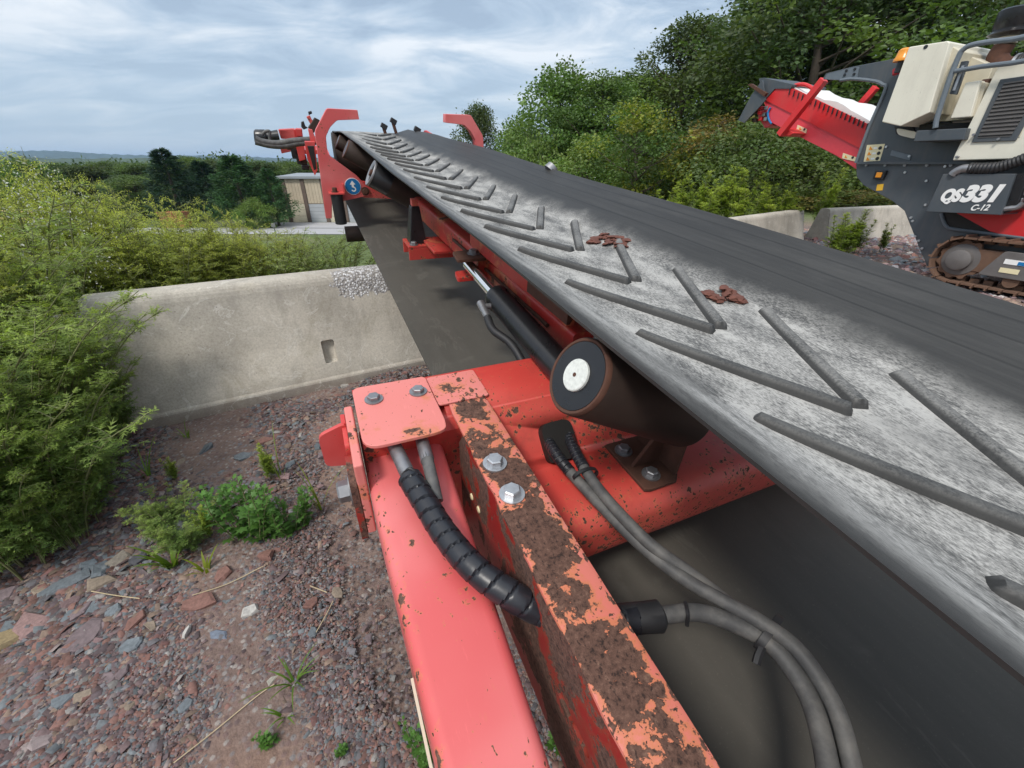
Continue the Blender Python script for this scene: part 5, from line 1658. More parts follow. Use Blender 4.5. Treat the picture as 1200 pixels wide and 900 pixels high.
tree_at('dark', 'tree', 820, 42, 60, 140, 'dark tree at the back of the woods behind the brown shrub', k=11)

# the lower yard on the left
tree_at('spruce', 'spruce_tree', 196, 66, 176, 60, 'darkest spruce in the row beside the far yard', k=1)
tree_at('spruce', 'spruce_tree', 236, 74, 190, 56, 'dark spruce behind the rust red container', k=2)
tree_at('pine', 'pine_tree', 274, 63, 184, 66, 'light green pine just right of the container', k=3)
tree_at('pine', 'pine_tree', 312, 62, 199, 44, 'small light green pine against the warehouse', k=4)
tree_at('olive', 'shrub', 288, 60, 235, 40, 'round shrub at the foot of the light green pines', 'shrub', k=2)
FW = 'trees in the wood beyond the far yard'
WOOD = ([(-40, 70, 186, 80, 'oak'), (20, 78, 190, 80, 'fresh'), (62, 92, 192, 70, 'oak'), (100, 84, 194, 64, 'dark'), (132, 96, 190, 60, 'oak'), (160, 86, 192, 56, 'oak'), (222, 92, 184, 60, 'oak'),
                                        (250, 100, 187, 60, 'dark'), (300, 96, 189, 60, 'oak'), (340, 110, 190, 70, 'oak'), (372, 105, 190, 50, 'dark'), (405, 112, 189, 60, 'oak'), (-90, 80, 188, 80, 'dark'), (8, 66, 200, 50, 'fresh'), (150, 72, 206, 60, 'oak')])
for i, ((u, Y, vt, w_, kd), o_) in enumerate(zip(WOOD, order([q_[0] for q_ in WOOD]))):
    tree_at(kd, 'tree', u, Y, vt, w_, 'leafy green tree in the wood beyond the far yard, ' + o_, 'tree', FW, k=i)


def forest():
    r = np.random.default_rng(5); n = 1500
    Y = 115 * (900 / 115) ** r.uniform(0, 1, n); X = r.uniform(-1.75, 1.1, n) * Y
    z = terrain(X, Y); hs = r.uniform(7, 11.5, n)
    P, S, T = [], [], []
    for i in range(n):
        k = 420 if Y[i] < 230 else 110
        d = unit(r.normal(size=(k, 3))); d[:, 2] = abs(d[:, 2]) if False else d[:, 2]
        c = np.array([X[i], Y[i], z[i] + hs[i] * .55]); rad = np.array([hs[i] * .42, hs[i] * .42, hs[i] * .46])
        lump = 1 + .25 * np.sin(d[:, 0] * 5 + i) * np.cos(d[:, 1] * 4 + d[:, 2] * 5 + i)
        P.append(c + d * rad * (lump * r.uniform(.75, 1.02, k))[:, None]); S.append(np.full(k, hs[i] * (.085 if k == 420 else .15)) * r.uniform(.6, 1.3, k))
        T.append(np.array([[.85, .98, .85]]) * r.uniform(.65, 1.3) * r.uniform(.8, 1.2, (k, 1)))
    P, S, T = np.concatenate(P), np.concatenate(S), np.concatenate(T)
    me = scatter('forest', LEAF_V, LEAF_F, P, rots(len(P), rng=r), S, T)
    o = mesh_obj('forest', me, M['leaf']); tag(o, 'dark green wood stretching away to the hazy ridge', 'wood', kind='stuff')


forest()

# ---- weeds
MUG_V, MUG_F = [], []
for i, y in enumerate((.12, .36, .60)):
    for sg in (-1, 1):
        o_ = len(MUG_V); w_ = .42 - .09 * i
        MUG_V += [(0, y - .05, 0), (sg * w_, y + .24, -.05 - .05 * i), (0, y + .10, -.02 * i)]
        MUG_F += [(o_, o_ + 1, o_ + 2)]
o_ = len(MUG_V); MUG_V += [(-.05, .62, -.04), (.05, .62, -.04), (0, 1.08, -.16)]; MUG_F += [(o_, o_ + 1, o_ + 2)]
o_ = len(MUG_V); MUG_V += [(-.022, 0, 0), (.022, 0, 0), (0, .8, -.06)]; MUG_F += [(o_, o_ + 1, o_ + 2)]
BUD_V = [(0, 0, 0), (.22, .5, .06), (0, 1, 0), (-.22, .5, .06), (0, .5, -.2)]
BUD_F = [(0, 1, 2), (0, 2, 3), (0, 4, 2)]


def mugwort_meshes(seed, h, nst, spread, lean=(0, 0), tip=(2.0, 1.75, 1.15), low=(.72, .88, .75), nbranch=16, leaf=.055, bud=.55, blen=.26, upr=(.25, .9)):
    r = np.random.default_rng(seed); mb = MB()
    P, Dd, S, T = [], [], [], []; Pb, Db, Sb, Tb = [], [], [], []
    for s in range(nst):
        a = r.uniform(0, 6.28); b0 = np.array([math.cos(a), math.sin(a), 0]) * spread * .35 * math.sqrt(r.uniform(0, 1))
        out = np.array([math.cos(a), math.sin(a), 0]) * spread * r.uniform(.3, 1.0) + np.array([*lean, 0]) * r.uniform(.5, 1.2)
        hh_ = h * r.uniform(.65, 1.05)
        pts = [b0, b0 + out * .25 + [0, 0, hh_ * .45], b0 + out * .65 + [0, 0, hh_ * .8], b0 + out * 1.1 + [0, 0, hh_]]
        C = np.array(spline(pts, 8)); m = len(C)
        mb.tube(C, list(np.linspace(.0055, .0015, m)), 4, cap=False)
        nb = nbranch
        for k in range(nb):
            f = r.uniform(.14, .98); i = int(f * (m - 2)); p = C[i] + (C[i + 1] - C[i]) * r.uniform()
            an = k * 2.4 + r.normal() * .4
            L = h * blen * (1.15 - f * .75) * r.uniform(.6, 1.2)
            up = r.uniform(*upr)
            bd = np.array([math.cos(an), math.sin(an), up]); bd /= np.linalg.norm(bd)
            q = np.linspace(.1, 1, max(5, int(L / .020)))
            br_ = p + bd * (L * q)[:, None] + np.stack([0 * q, 0 * q, -.22 * L * q ** 2.2], 1)
            mb.tube([p, br_[len(q) // 2], br_[-1]], [.0022, .0016, .0007], 3, cap=False)
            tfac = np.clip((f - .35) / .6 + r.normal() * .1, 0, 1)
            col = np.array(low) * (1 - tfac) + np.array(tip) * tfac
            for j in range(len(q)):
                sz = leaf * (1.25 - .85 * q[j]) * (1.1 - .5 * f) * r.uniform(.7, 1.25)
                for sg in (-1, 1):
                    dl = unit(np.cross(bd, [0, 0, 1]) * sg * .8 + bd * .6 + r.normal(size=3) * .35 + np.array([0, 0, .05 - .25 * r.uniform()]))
                    P.append(br_[j]); Dd.append(dl); S.append(sz); T.append(col * r.uniform(.8, 1.2) * (.62 + .72 * q[j]))  # tint darkens inner leaves and lightens tips: painted shade and highlights
                if f > .42 and q[j] > .35 and r.uniform() < bud:
                    for _ in range(3):
                        Pb.append(br_[j] + r.normal(size=3) * .008); Db.append(bd * .3 + r.normal(size=3) * .6 + np.array([0, 0, -.4])); Sb.append(r.uniform(.008, .015)); Tb.append(np.array(tip) * r.uniform(.95, 1.45))
    P, Dd, S, T = map(np.array, (P, Dd, S, T))
    st_ = mb.mesh('stem'); st_.shade_smooth()
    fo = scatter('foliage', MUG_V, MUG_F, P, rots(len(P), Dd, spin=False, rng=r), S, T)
    pl = scatter('plume', BUD_V, BUD_F, np.array(Pb), rots(len(Pb), np.array(Db), rng=r), np.array(Sb), np.array(Tb)) if len(Pb) else None
    return st_, fo, pl


WD = {
    'tall': mugwort_meshes(31, 1.3, 13, .34, tip=(1.65, 1.55, 1.1), nbranch=24),
    'droop': mugwort_meshes(32, 1.0, 13, .46, lean=(.18, 0), low=(.66, .86, .72), tip=(1.25, 1.38, 1.0), nbranch=20, leaf=.062, bud=.40),
    'dense': mugwort_meshes(33, .72, 17, .40, tip=(1.2, 1.38, .95), low=(.64, .86, .72), nbranch=17, leaf=.062, bud=.3),
    'plume': mugwort_meshes(34, 1.25, 9, .22, tip=(2.1, 1.95, 1.45), low=(1.0, 1.1, .8), nbranch=22, leaf=.042, bud=.9),
    'bright': mugwort_meshes(35, 1.0, 9, .20, tip=(1.75, 1.8, .8), low=(1.05, 1.2, .6), nbranch=18, leaf=.075, bud=.5),
    'spike': mugwort_meshes(37, 1.2, 6, .16, tip=(1.75, 1.8, .95), low=(.95, 1.15, .6), nbranch=34, leaf=.075, bud=.4, blen=.17, upr=(.8, 1.7)),
    'silver': mugwort_meshes(36, .8, 18, .45, tip=(1.35, 1.5, 1.45), low=(.7, .85, .75), nbranch=15, leaf=.045, bud=.25),
}


def weed(kind, name, x, y, scale, spin, label, cat='weed', group=None, z=None, hs=None):
    zz = float(terrain(x, y)) if z is None else z
    e = empty(name, (x, y, zz - .01), label, cat, group); e.rotation_euler = (0, 0, spin); e.scale = (scale, scale, hs or scale)
    st_, fo, pl = WD[kind]
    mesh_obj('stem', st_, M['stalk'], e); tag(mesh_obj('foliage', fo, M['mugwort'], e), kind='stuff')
    if pl: tag(mesh_obj('plume', pl, M['mugwort'], e), kind='stuff')
    return e


def weed_px(kind, name, u, v, vtop, label, group=None, cat='weed', spin=0.0, wide=1.0, Y=None):
    """a weed rooted where the ground shows at (u, v), tall enough to reach the row vtop"""
    if Y is None: P = on_ground(u, v); x, y = float(P[0]), float(P[1])
    else: r = ray(u, 300); x, y = float(r[0] * Y / r[1]), Y
    zz = float(terrain(x, y)); rt = ray(u, vtop); top = CAM_Z + rt[2] * y / rt[1]
    hs = max(.15, (top - zz)) / {'tall': 1.3, 'droop': 1.0, 'dense': .72, 'plume': 1.25, 'bright': 1.0, 'silver': .8, 'spike': 1.2}[kind]
    return weed(kind, name, x, y, hs * wide, spin, label, cat, group, zz, hs)


GW = 'mugwort clumps in front of the left barrier'
FRONT = [('droop', 20, 600, 330, .95), ('dense', 60, 625, 440, 1.0), ('dense', 8, 640, 480, 1.0), ('droop', 92, 545, 355, .95), ('tall', -30, 560, 215, .9), ('dense', 105, 610, 500, .8), ('tall', 40, 530, 235, .9), ('dense', -40, 650, 450, 1.0), ('droop', -70, 600, 300, 1.0), ('droop', 62, 560, 330, .9), ('dense', 30, 660, 520, .9),
         ('tall', 84, 520, 300, .9), ('tall', 4, 520, 250, 1.0), ('droop', 118, 520, 400, .8), ('plume', 58, 505, 265, 1.0), ('dense', 84, 590, 440, .9), ('dense', 90, 640, 560, .6), ('droop', 74, 522, 285, .85), ('droop', 106, 516, 300, .75), ('tall', 66, 516, 262, .9), ('droop', 20, 530, 270, .9), ('droop', 124, 520, 350, .8), ('dense', 138, 522, 425, .75), ('dense', 120, 575, 470, .7)]
for (k, u, v, vt, wd), w_, i in zip(FRONT, order([f[1] for f in FRONT]), range(99)):
    weed_px(k, 'mugwort', u, v, vt, {'droop': 'drooping', 'dense': 'low dense', 'tall': 'tall', 'plume': 'pale plumed'}[k] + ' mugwort before the left barrier, ' + w_ + ' of those in front', GW, spin=i * 1.3 if i != 3 else 0.0, wide=wd)
GB = 'tall mugwort behind the left barrier'
LB = 'tall yellow green mugwort with pale plumes behind the left barrier'
rr_ = np.random.default_rng(77)
spots = [('plume', 42, 3.5, 175, .9), ('plume', 88, 3.7, 235, .8), ('plume', 118, 3.4, 210, .8), ('plume', 150, 3.6, 222, .9), ('plume', 210, 3.9, 228, .9), ('plume', 178, 4.2, 262, 1.0), ('tall', 20, 3.0, 240, 1.0), ('tall', 70, 3.1, 275, 1.0), ('tall', 120, 3.2, 290, 1.0),
         ('tall', 160, 3.3, 285, 1.0), ('tall', 200, 3.4, 280, 1.1), ('tall', 240, 3.6, 282, 1.1), ('plume', 250, 4.4, 272, 1.1), ('tall', 275, 3.7, 290, 1.1), ('tall', -20, 3.3, 220, 1.0), ('plume', 5, 4.1, 235, 1.0), ('plume', 286, 4.0, 282, 1.0), ('tall', 130, 4.6, 275, 1.2), ('tall', 60, 4.4, 262, 1.2), ('tall', 200, 4.8, 282, 1.2), ('plume', 228, 3.7, 250, .7), ('plume', 330, 4.0, 290, .8), ('tall', 95, 3.0, 270, 1.0), ('tall', 45, 2.9, 280, 1.0), ('plume', 165, 3.3, 262, .9), ('tall', 225, 3.4, 288, 1.0), ('tall', 258, 3.5, 296, 1.0), ('plume', 195, 3.3, 252, .9), ('plume', 140, 3.1, 222, .9), ('plume', 168, 3.15, 236, .9), ('plume', 235, 3.5, 240, .8), ('plume', 214, 3.3, 262, 1.0), ('tall', 180, 3.1, 275, 1.1), ('plume', 290, 3.7, 262, .8), ('plume', 62, 3.3, 170, .7), ('plume', 24, 3.2, 190, .8), ('plume', 105, 3.3, 204, .7), ('plume', 302, 3.9, 254, .9), ('tall', 318, 4.2, 268, 1.0), ('plume', 346, 4.5, 270, .9), ('tall', 272, 3.8, 266, 1.0), ('plume', 262, 3.6, 250, .8), ('plume', 122, 3.2, 198, .6), ('plume', 148, 3.3, 208, .6), ('plume', 216, 3.5, 222, .6), ('plume', 242, 3.6, 227, .6), ('plume', 268, 3.7, 238, .6), ('plume', 292, 3.8, 243, .6), ('plume', 72, 3.2, 190, .6)]
for i, ((k, u, Y, vt, wd), w_) in enumerate(zip(spots, order([q_[1] for q_ in spots]))):
    weed_px(k, 'mugwort', u, 0, vt, 'yellow green mugwort with pale plumes behind the left barrier, ' + w_, GB, spin=i * 2.1, wide=wd, Y=Y)
GS = 'silvery shrubs behind the left barrier'
SILV = ([(310, 3.9, 282, 1.1), (342, 4.1, 286, 1.1), (372, 4.2, 281, 1.2), (398, 4.4, 277, 1.1), (330, 4.9, 272, 1.3), (365, 5.2, 270, 1.3), (300, 5.0, 276, 1.2), (268, 5.4, 276, 1.3), (400, 5.2, 274, 1.2)])
for i, ((u, Y, vt, wd), w_) in enumerate(zip(SILV, order([q_[0] for q_ in SILV]))):
    weed_px('silver', 'silvery_shrub', u, 0, vt, 'grey green leafy shrub behind the left barrier, ' + w_ + ' of its row', GS, 'shrub', spin=i * 1.9, wide=wd, Y=Y)
e = weed_px('silver', 'flowering_shrub', 6, 0, 212, 'bush full of small white flowers at the far left', None, 'shrub', 0.4, .9, Y=2.75)
r_ = np.random.default_rng(3); nfl = 2600
Pf = unit(r_.normal(size=(nfl, 3))) * np.array([.42, .42, .42]) * r_.uniform(.6, 1.05, (nfl, 1)) + [0, 0, .52]
tag(mesh_obj('flower', scatter('flower', BUD_V, BUD_F, Pf, rots(nfl, rng=r_), r_.uniform(.007, .015, nfl), np.ones((nfl, 3)) * r_.uniform(.8, 1.1, (nfl, 1))), M['flower'], e), kind='stuff')
GY = 'bright green weeds behind the belt'
BRI = ([(786, 10.8, 204, 1.2), (804, 10.5, 194, 1.2), (826, 10.4, 200, 1.3), (842, 10.2, 188, 1.2), (858, 10.0, 190, 1.2), (880, 9.7, 208, 1.4), (900, 9.6, 206, 1.3), (948, 9.8, 190, .9), (820, 9.6, 216, 1.6), (862, 9.2, 216, 1.6), (890, 9.0, 214, 1.5), (912, 9.2, 220, 1.4), (772, 10.6, 214, 1.5)])
for i, ((u, Y, vt, wd), w_) in enumerate(zip(BRI, order([q_[0] for q_ in BRI]))):
    weed_px('spike', 'green_weed', u, 0, vt, ('tall bright green feathery weed above the far belt edge, ' + w_ if u != 948 else 'single slim bright weed standing near the grey side panel'), GY if u != 948 else None, spin=i * 1.1, wide=wd, Y=Y)
for i, (u, Y, vt, wd) in enumerate([(972, 7.6, 246, 1.5), (986, 7.2, 240, 1.5), (1001, 7.8, 250, 1.5), (1030, 7.9, 258, 1.2)]):
    weed_px('spike', 'green_weed', u, 0, vt, (('leftmost', 'middle', 'rightmost')[i % 3] + ' yellow green weed on the gravel between the two far barriers' if u < 1030 else 'small thin weed in front of the pale barrier by the machine'), 'weeds between the two far barriers' if u < 1030 else None, spin=i * 1.6, wide=wd, Y=Y)

# broad-leaved weeds and grass on the near gravel
LOBE_V = [(0, 0, 0), (.10, .30, .02), (.38, .42, -.04), (.20, .56, 0), (.30, .80, -.06), (.09, .76, 0), (0, 1.05, -.10), (-.09, .76, 0), (-.30, .80, -.06), (-.20, .56, 0), (-.38, .42, -.04), (-.10, .30, .02), (0, .5, .05)]
LOBE_F = [(12, i, i % 11 + 1) if i < 11 else (12, 11, 0) for i in range(0, 12)]


def lobed_meshes(seed, h, nst, spread, leaf):
    r = np.random.default_rng(seed); mb = MB(); P, Dd, S, T = [], [], [], []
    for s in range(nst):
        a = r.uniform(0, 6.28); b0 = np.array([math.cos(a), math.sin(a), 0]) * spread * .5 * r.uniform()
        C = np.array(spline([b0, b0 + np.array([math.cos(a), math.sin(a), 0]) * spread * .3 + [0, 0, h * .5], b0 + np.array([math.cos(a), math.sin(a), 0]) * spread * .6 * r.uniform(.4, 1.2) + [0, 0, h * r.uniform(.6, 1.05)]], 6))
        mb.tube(C, list(np.linspace(.0035, .0012, len(C))), 4, cap=False)
        for k in range(20):
            f = k / 19; i = min(len(C) - 2, int(f * (len(C) - 1))); an = k * 2.4
            d = np.array([math.cos(an), math.sin(an), .35 + .5 * f + r.normal() * .15])
            P.append(C[i] + r.normal(size=3) * .006); Dd.append(d); S.append(leaf * (1.15 - .55 * f) * r.uniform(.7, 1.2)); T.append(np.array([.85, 1.05, .9]) * (.75 + .55 * f) * r.uniform(.8, 1.2))
    P, Dd, S, T = map(np.array, (P, Dd, S, T))
    a_ = mb.mesh('stem'); a_.shade_smooth()
    return a_, scatter('foliage', LOBE_V, LOBE_F, P, rots(len(P), Dd, spin=False, rng=r), S, T)


LOB = [lobed_meshes(41, .30, 12, .16, .060), lobed_meshes(42, .20, 7, .11, .045), lobed_meshes(43, .07, 3, .05, .03)]


def lobed(i, u, v, sc, label, spin=0.0, group=None):
    P = on_ground(u, v, float(terrain(*on_ground(u, v)[:2])))
    e = empty('leafy_weed', (float(P[0]), float(P[1]), float(terrain(P[0], P[1]))), label, 'weed', group); e.rotation_euler = (0, 0, spin); e.scale = (sc,) * 3
    mesh_obj('stem', LOB[i][0], M['stalk'], e); tag(mesh_obj('foliage', LOB[i][1], M['weed'], e), kind='stuff')


lobed(0, 292, 630, .92, 'largest broad leaved green weed in the middle of the near gravel')
lobed(0, 345, 622, .60, 'broad leaved green weed just right of the largest weed on the gravel', 1.0)
lobed(1, 262, 606, .9, 'small leafy weed behind and left of the largest gravel weed', 1.9)


def small_weed(kind, u, v, h_, label, spin=0.0):
    P = on_ground(u, v); weed(kind, 'feathery_weed', float(P[0]), float(P[1]), h_, spin, label)


small_weed('dense', 222, 642, .34, 'feathery light green weed left of the largest, behind the long grass blades')
small_weed('spike', 245, 632, .17, 'feathery light green weed between the long grass and the largest weed', 2.0)
small_weed('dense', 200, 612, .26, 'low feathery weed nearest the mugwort on the gravel', 1.0)
small_weed('spike', 318, 562, .20, 'slender feathery weed rising behind the largest gravel weed', .6)
small_weed('spike', 205, 562, .14, 'small feathery sprig near the foot of the mugwort', 1.6)
lobed(1, 497, 888, .55, 'small green weed tucked against the left edge of the red arm', .2)
lobed(1, 490, 425, .9, 'small green weed growing at the right foot of the left barrier', .8)
lobed(2, 660, 868, 1.1, 'tiny weed seen through the gap beside the red arm', .8)
lobed(2, 321, 868, .75, 'tiny seedling with two leaves near the bottom of the gravel', .5)
lobed(2, 402, 878, .5, 'tiny green seedling at the bottom beside the red arm', 1.5)



def grass(name, u, v, n, L, spread, label, seed, tint=(1.2, 1.25, .8), w=.006, lean=.6):
    r = np.random.default_rng(seed); mb = MB()
    P = on_ground(u, v); z = float(terrain(P[0], P[1]))
    vs_, fs_, = [], []
    for i in range(n):
        a = r.uniform(0, 6.28); l_ = L * r.uniform(.5, 1.1); b = np.array([math.cos(a), math.sin(a), 0]) * spread * r.uniform(0, .3)
        d = np.array([math.cos(a), math.sin(a), 0]) * lean * r.uniform(.5, 1.2); sd = np.array([-math.sin(a), math.cos(a), 0])
        k0 = len(vs_)
        for j in range(6):
            f = j / 5; c = b + d * l_ * f ** 1.4 + np.array([0, 0, l_ * (f - .45 * f ** 2.4 * lean)]); ww = w * (1 - f) ** .6 * r.uniform(.9, 1.1) + .0003
            vs_ += [tuple(c - sd * ww), tuple(c + sd * ww)]
            if j: fs_.append((k0 + 2 * j - 2, k0 + 2 * j - 1, k0 + 2 * j + 1, k0 + 2 * j))
    me = bpy.data.meshes.new(name); me.from_pydata(vs_, [], fs_); me.shade_smooth()
    c = me.color_attributes.new('tint', 'FLOAT_COLOR', 'POINT')
    for i in range(len(vs_)): c.data[i].color = (*[x * (.8 + .5 * ((i // 12) * .37 % 1)) for x in tint], 1)
    o = mesh_obj(name, me, M['weed'], loc=(float(P[0]), float(P[1]), z)); tag(o, label, 'grass')


grass('grass_tuft', 205, 668, 16, .17, .05, 'tuft of long pale grass blades at the left of the gravel weeds', 1, (1.5, 1.35, .75), .0075)
grass('grass_tuft', 243, 672, 8, .10, .05, 'short yellowing grass blades beside the long pale tuft', 2, (2.0, 1.4, .6))
grass('grass_tuft', 345, 800, 12, .11, .04, 'sparse spreading grass sprig low on the gravel left of the red arm', 3, (1.1, 1.1, .7), .003, 1.0)
grass('grass_tuft', 335, 838, 7, .07, .04, 'small grass sprig just below the sparse spreading one', 4, (1.3, 1.4, .7), .003, .9)
grass('grass_tuft', 378, 600, 10, .26, .06, 'thin dry grass stalks right of the leafy gravel weeds', 5, (1.7, 1.25, .65), .003, .5)
grass('grass_tuft', 330, 560, 8, .30, .06, 'wispy grass stalks rising behind the largest leafy weed', 6, (1.5, 1.2, .7), .0025, .5)
grass('grass_tuft', 175, 560, 8, .22, .06, 'wispy grass stalks beside the left mugwort', 7, (1.3, 1.3, .8), .003, .6)
grass('grass_tuft', 220, 515, 8, .12, .05, 'short grass at the foot of the left barrier', 8, (1.5, 1.4, .8), .003, .6)
grass('grass_tuft', 660, 835, 8, .06, .04, 'short grass seen through the gap beside the red arm', 9, (1.2, 1.4, .7), .003, .8)


def straw(pts, label):
    P3 = [on_ground(u, v) + np.array([0, 0, float(terrain(*on_ground(u, v)[:2])) + .012]) for u, v in pts]
    o = MB().tube(spline(P3, 6), .0016, 5).obj('dry_stalk', M['straw']); tag(o, label, 'dry stalk')


straw([(228, 702), (268, 688), (310, 668)], 'dry straw stalk lying below the gravel weeds')
straw([(112, 700), (140, 705), (168, 708)], 'short dry straw stalk among the slates at the left')
straw([(205, 896), (255, 855), (300, 818), (322, 803)], 'long dry straw stalk slanting across the lower gravel')
straw([(365, 692), (385, 700)], 'short straw by a tan stone left of the red arm')
straw([(372, 745), (384, 725), (392, 710)], 'thin straw standing near the sparse grass sprig')

# ================================================================== GRAVEL
SV = np.array([(-.5, -.42, -.3), (.45, -.5, -.3), (.5, .4, -.3), (-.38, .5, -.3), (-.36, -.30, .3), (.30, -.36, .34), (.34, .30, .26), (-.30, .34, .32)])
SF = [(0, 1, 5), (0, 5, 4), (1, 2, 6), (1, 6, 5), (2, 3, 7), (2, 7, 6), (3, 0, 4), (3, 4, 7), (4, 5, 6), (4, 6, 7)]
PAL = np.array([(.155, .105, .105), (.215, .115, .095), (.165, .155, .165), (.15, .165, .175), (.27, .25, .235), (.24, .17, .13), (.115, .085, .09), (.23, .185, .175), (.20, .10, .09)])
PW = np.array([.22, .19, .13, .11, .06, .08, .08, .08, .05])


def gravel():
    r = np.random.default_rng(9)
    n = 130000
    u = r.uniform(-80, 720, n); v = 430 + 560 * r.uniform(0, 1, n) ** 1.0
    P = np.array([on_ground(a, b) for a, b in zip(u, v)])
    extra = np.stack([r.uniform(-3.6, .6, 40000), r.uniform(.3, 3.4, 40000), np.zeros(40000)], 1)
    P = np.concatenate([P, extra]); n = len(P)
    q = P @ NB - QB
    keep = (q < .02) & (P[:, 0] > -4.2) & (P[:, 0] < 1.2); P = P[keep]; n = len(P)
    q = P @ NB - QB
    coarse = np.clip(smooth(-.9, -1.7, P[:, 0]) + smooth(-1.0, -.15, q) * .65, 0, 1)
    bald = (np.sin(P[:, 0] * 5.1 + 2) * np.cos(P[:, 1] * 4.3 + 1) + .5 * np.sin(P[:, 0] * 11 + P[:, 1] * 7)) > .75
    sz = np.exp(r.normal(size=n) * .45) * (.0054 + .0066 * coarse)
    g0, g1 = on_ground(395, 560)[:2], on_ground(476, 790)[:2]; gd = g1 - g0; tt = np.clip(((P[:, :2] - g0) @ gd) / (gd @ gd), 0, 1)
    dirt = np.linalg.norm(P[:, :2] - g0 - tt[:, None] * gd, axis=1) + .03 * np.sin(P[:, 0] * 23) * np.cos(P[:, 1] * 19) < .10
    keep = ~((bald & (r.uniform(size=n) < .45)) | (dirt & (r.uniform(size=n) < .8))); P, sz = P[keep], np.clip(sz[keep], .003, .032); n = len(P)
    P[:, 2] = terrain(P[:, 0], P[:, 1]) + sz * .15
    S = np.stack([sz * r.uniform(1.0, 2.1, n), sz * r.uniform(.7, 1.2, n), sz * r.uniform(.25, .6, n)], 1)
    up = np.stack([r.normal(size=n) * .38, r.normal(size=n) * .38, np.ones(n)], 1); up = unit(up)
    x = unit(np.cross(up, r.normal(size=(n, 3)))); y = np.cross(up, x)
    tint = PAL[r.choice(len(PAL), n, p=PW)] * r.uniform(.6, 1.3, (n, 1)) * .88
    me = scatter('gravel', SV, SF, P, np.stack([x, y, up], 2), S, tint)
    o = mesh_obj('gravel', me, M['stone']); tag(o, 'reddish purple crushed stone gravel covering the ground', 'gravel', kind='stuff')
    # gravel by the far barriers and the machine
    n = 9000
    Pg = np.stack([r.uniform(4.5, 13, n), r.uniform(4.5, 11, n), np.zeros(n)], 1); Pg[:, 2] = terrain(Pg[:, 0], Pg[:, 1])
    sz = np.exp(r.normal(size=n) * .45) * .045; S = np.stack([sz * 1.2, sz, sz * .8], 1)
    up = unit(np.stack([r.normal(size=n) * .4, r.normal(size=n) * .4, np.ones(n)], 1)); x = unit(np.cross(up, r.normal(size=(n, 3)))); y = np.cross(up, x)
    me = scatter('rubble', SV, SF, Pg, np.stack([x, y, up], 2), S, PAL[r.choice(len(PAL), n, p=PW)] * r.uniform(.8, 1.6, (n, 1)) * 1.4)
    o = mesh_obj('rubble', me, M['stone']); tag(o, 'coarse grey broken stone on the ground by the tracked machine', 'gravel', kind='stuff')


gravel()


def shard(rx, ry, rz, seed):
    """an angular broken slab: an uneven polygon with a split, chamfered top"""
    r = np.random.default_rng(seed + 500); n = int(r.integers(5, 8)); an = np.sort(np.linspace(0, 6.283, n, endpoint=False) + r.normal(size=n) * .28)
    rad = r.uniform(.78, 1.18, n); ti = r.normal(size=2) * .25
    f = lambda k, s_, z: (rx * rad[k] * math.cos(an[k]) * s_, ry * rad[k] * math.sin(an[k]) * s_, z * rz + rz * (ti[0] * math.cos(an[k]) + ti[1] * math.sin(an[k])) * s_)
    vs_ = [f(k, .92, -.6) for k in range(n)] + [f(k, 1.0, .12 + r.normal() * .08) for k in range(n)] + [f(k, r.uniform(.70, .93), .52 + r.normal() * .07) for k in range(n)] + [(r.normal() * rx * .1, r.normal() * ry * .1, rz * (.56 + r.normal() * .08))]
    fs_ = [(k + a, (k + 1) % n + a, (k + 1) % n + n + a, k + n + a) for a in (0, n) for k in range(n)] + [(k + 2 * n, (k + 1) % n + 2 * n, 3 * n) for k in range(n)] + [tuple(range(n - 1, -1, -1))]
    me = MB().add(vs_, fs_).mesh('stone'); me.shade_flat(); return me


def stone(u, v, wpx, flat, col, label, seed, group=None, asp=.7):
    P = on_ground(u, v); rr = ray(u, v); cz = rr @ np.array([0, math.cos(PITCH), -math.sin(PITCH)]) * (CAM_Z / -rr[2])
    w = wpx / F * np.linalg.norm(P - EYE) * .40
    me = shard(w, w * asp, w * flat, seed)
    c = me.color_attributes.new('tint', 'FLOAT_COLOR', 'POINT')
    c.data.foreach_set('color', np.tile(np.array([*col, 1], np.float32), len(me.vertices)))
    o = mesh_obj('stone', me, M['stone'], loc=(float(P[0]), float(P[1]), float(terrain(P[0], P[1])) + w * flat * .35))
    o.rotation_euler = (RNG.normal() * .12, RNG.normal() * .12, seed * 1.3)
    tag(o, label, 'stone', group)


PUR, BLU, REDB, WHT, TAN, DRK = (.165, .125, .13), (.13, .148, .162), (.205, .105, .085), (.44, .42, .39), (.235, .185, .14), (.075, .075, .085)
stone(104, 752, 40, .22, PUR, 'large flat purple grey slate at the left of the gravel', 1)
stone(42, 736, 38, .25, (.27, .17, .16), 'wide flat reddish slate left of the large purple slate', 2)
stone(78, 690, 44, .22, BLU, 'long flat blue grey slate below the mugwort', 3, asp=.45)
stone(4, 756, 26, .6, (.33, .25, .14), 'rounded yellowish cobble at the left edge of the gravel', 4, asp=1.0)
stone(235, 710, 36, .35, REDB, 'flat reddish stone below the long grass blades', 5, asp=.55)
stone(262, 676, 24, .5, REDB, 'red brown stone at the foot of the leafy weeds', 6)
stone(314, 654, 24, .55, REDB, 'brick red stone just under the largest leafy weed', 7)
stone(366, 711, 22, .4, REDB, 'small flat reddish stone left of the red arm', 8, asp=.6)
stone(397, 699, 18, .45, TAN, 'tan angular stone left of the red arm', 9)
stone(294, 719, 22, .6, WHT, 'lumpy white grey stone in the middle of the gravel', 10)
stone(221, 744, 13, .9, WHT, 'upright white stone on the gravel', 11, asp=.5)
stone(257, 746, 24, .3, (.15, .175, .22), 'dark blue slate in the middle of the gravel', 12, asp=.55)
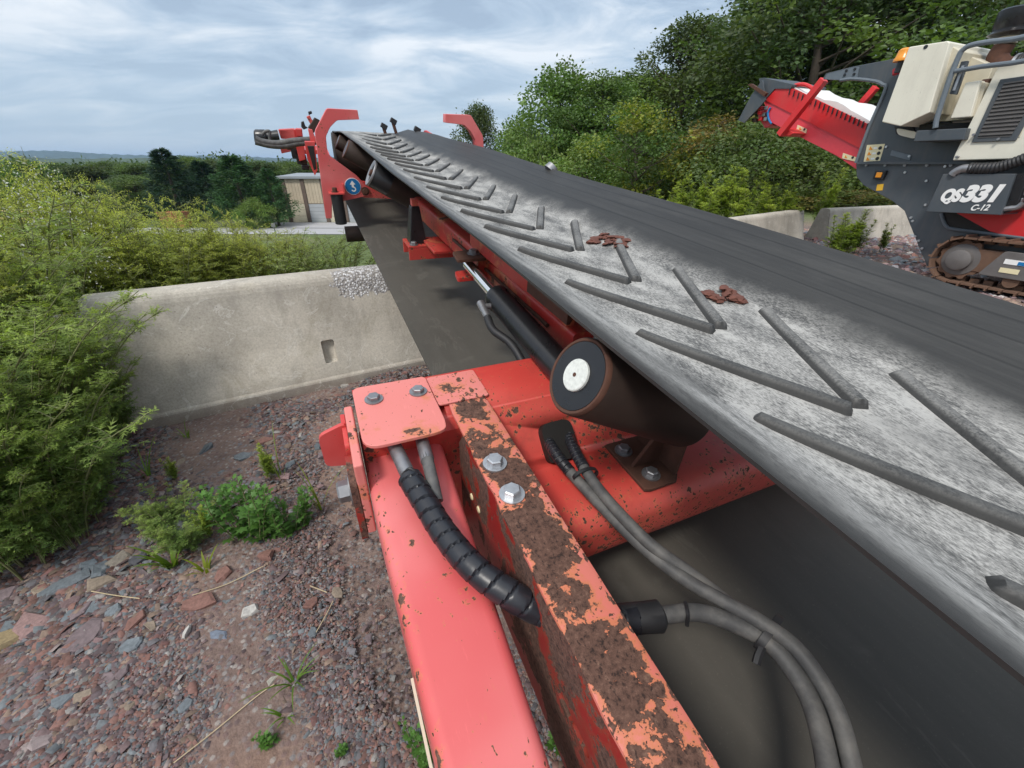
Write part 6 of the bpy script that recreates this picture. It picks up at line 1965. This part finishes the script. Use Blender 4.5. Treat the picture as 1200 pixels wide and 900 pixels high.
stone(219, 827, 17, .4, BLU, 'blue grey stone low on the gravel', 13)
stone(367, 743, 16, .5, BLU, 'small blue grey stone beside the sparse grass sprig', 14)
stone(121, 690, 30, .4, TAN, 'pale tan stone right of the long blue slate', 15, asp=.6)
stone(125, 671, 26, .35, BLU, 'blue slate at the edge of the mugwort, left of the dark slate', 16)
stone(162, 661, 28, .35, DRK, 'blackish slate below the mugwort', 17, asp=.55)
stone(140, 664, 26, .35, (.22, .19, .155), 'tan grey slate between the blue and the blackish slates', 18, asp=.6)
stone(55, 868, 26, .3, (.26, .21, .205), 'pale purple slab at the lower left of the gravel', 19)
stone(318, 797, 14, .4, (.34, .32, .27), 'pale grey pebble above the straw stalk', 20)
stone(432, 752, 18, .3, PUR, 'purple grey slate close to the red arm', 21)
rs = np.random.default_rng(15)
cols_ = [PUR, BLU, REDB, TAN, PUR, BLU, (.20, .13, .13)]
for i in range(46):
    u = rs.uniform(0, 190) if i < 30 else rs.uniform(150, 420); v = rs.uniform(665, 830) if i < 30 else rs.uniform(500, 580)
    stone(u, v, rs.uniform(12, 24), rs.uniform(.22, .5), tuple(np.array(cols_[i % 7]) * rs.uniform(.8, 1.25)), 'small flat slate among the larger slates at the left' if i < 30 else 'dark slate chip in the rubble below the left barrier', 60 + i, 'small slates at the left of the gravel' if i < 30 else 'slate chips below the left barrier', rs.uniform(.5, .9))
for i, (u, v, w_) in enumerate([(452, 437, 34), (470, 431, 26), (405, 455, 20)]):
    stone(u, v, w_, .45, (.42, .39, .35), ('broken concrete lump at the foot of the left barrier beside the small green weed', 'flat concrete chip right against the small green weed by the barrier', 'small concrete chip at the foot of the left barrier')[i], 120 + i, asp=.55)

# ------------------------------------------------------------------ air
hzm = bpy.data.materials.new('thin_summer_haze'); hzm.use_nodes = True
hn = hzm.node_tree; hn.nodes.remove(hn.nodes['Principled BSDF'])
pv = hn.nodes.new('ShaderNodeVolumePrincipled'); pv.inputs['Color'].default_value = (.42, .66, 1, 1); pv.inputs['Density'].default_value = .00009; pv.inputs['Anisotropy'].default_value = .2
hn.links.new(pv.outputs[0], hn.nodes['Material Output'].inputs['Volume'])
hz_o = MB().bx(-8000, 8000, -8000, 8000, -40, 150).obj('haze', hzm); tag(hz_o, 'thin blue haze over the far hills', 'haze', kind='stuff')
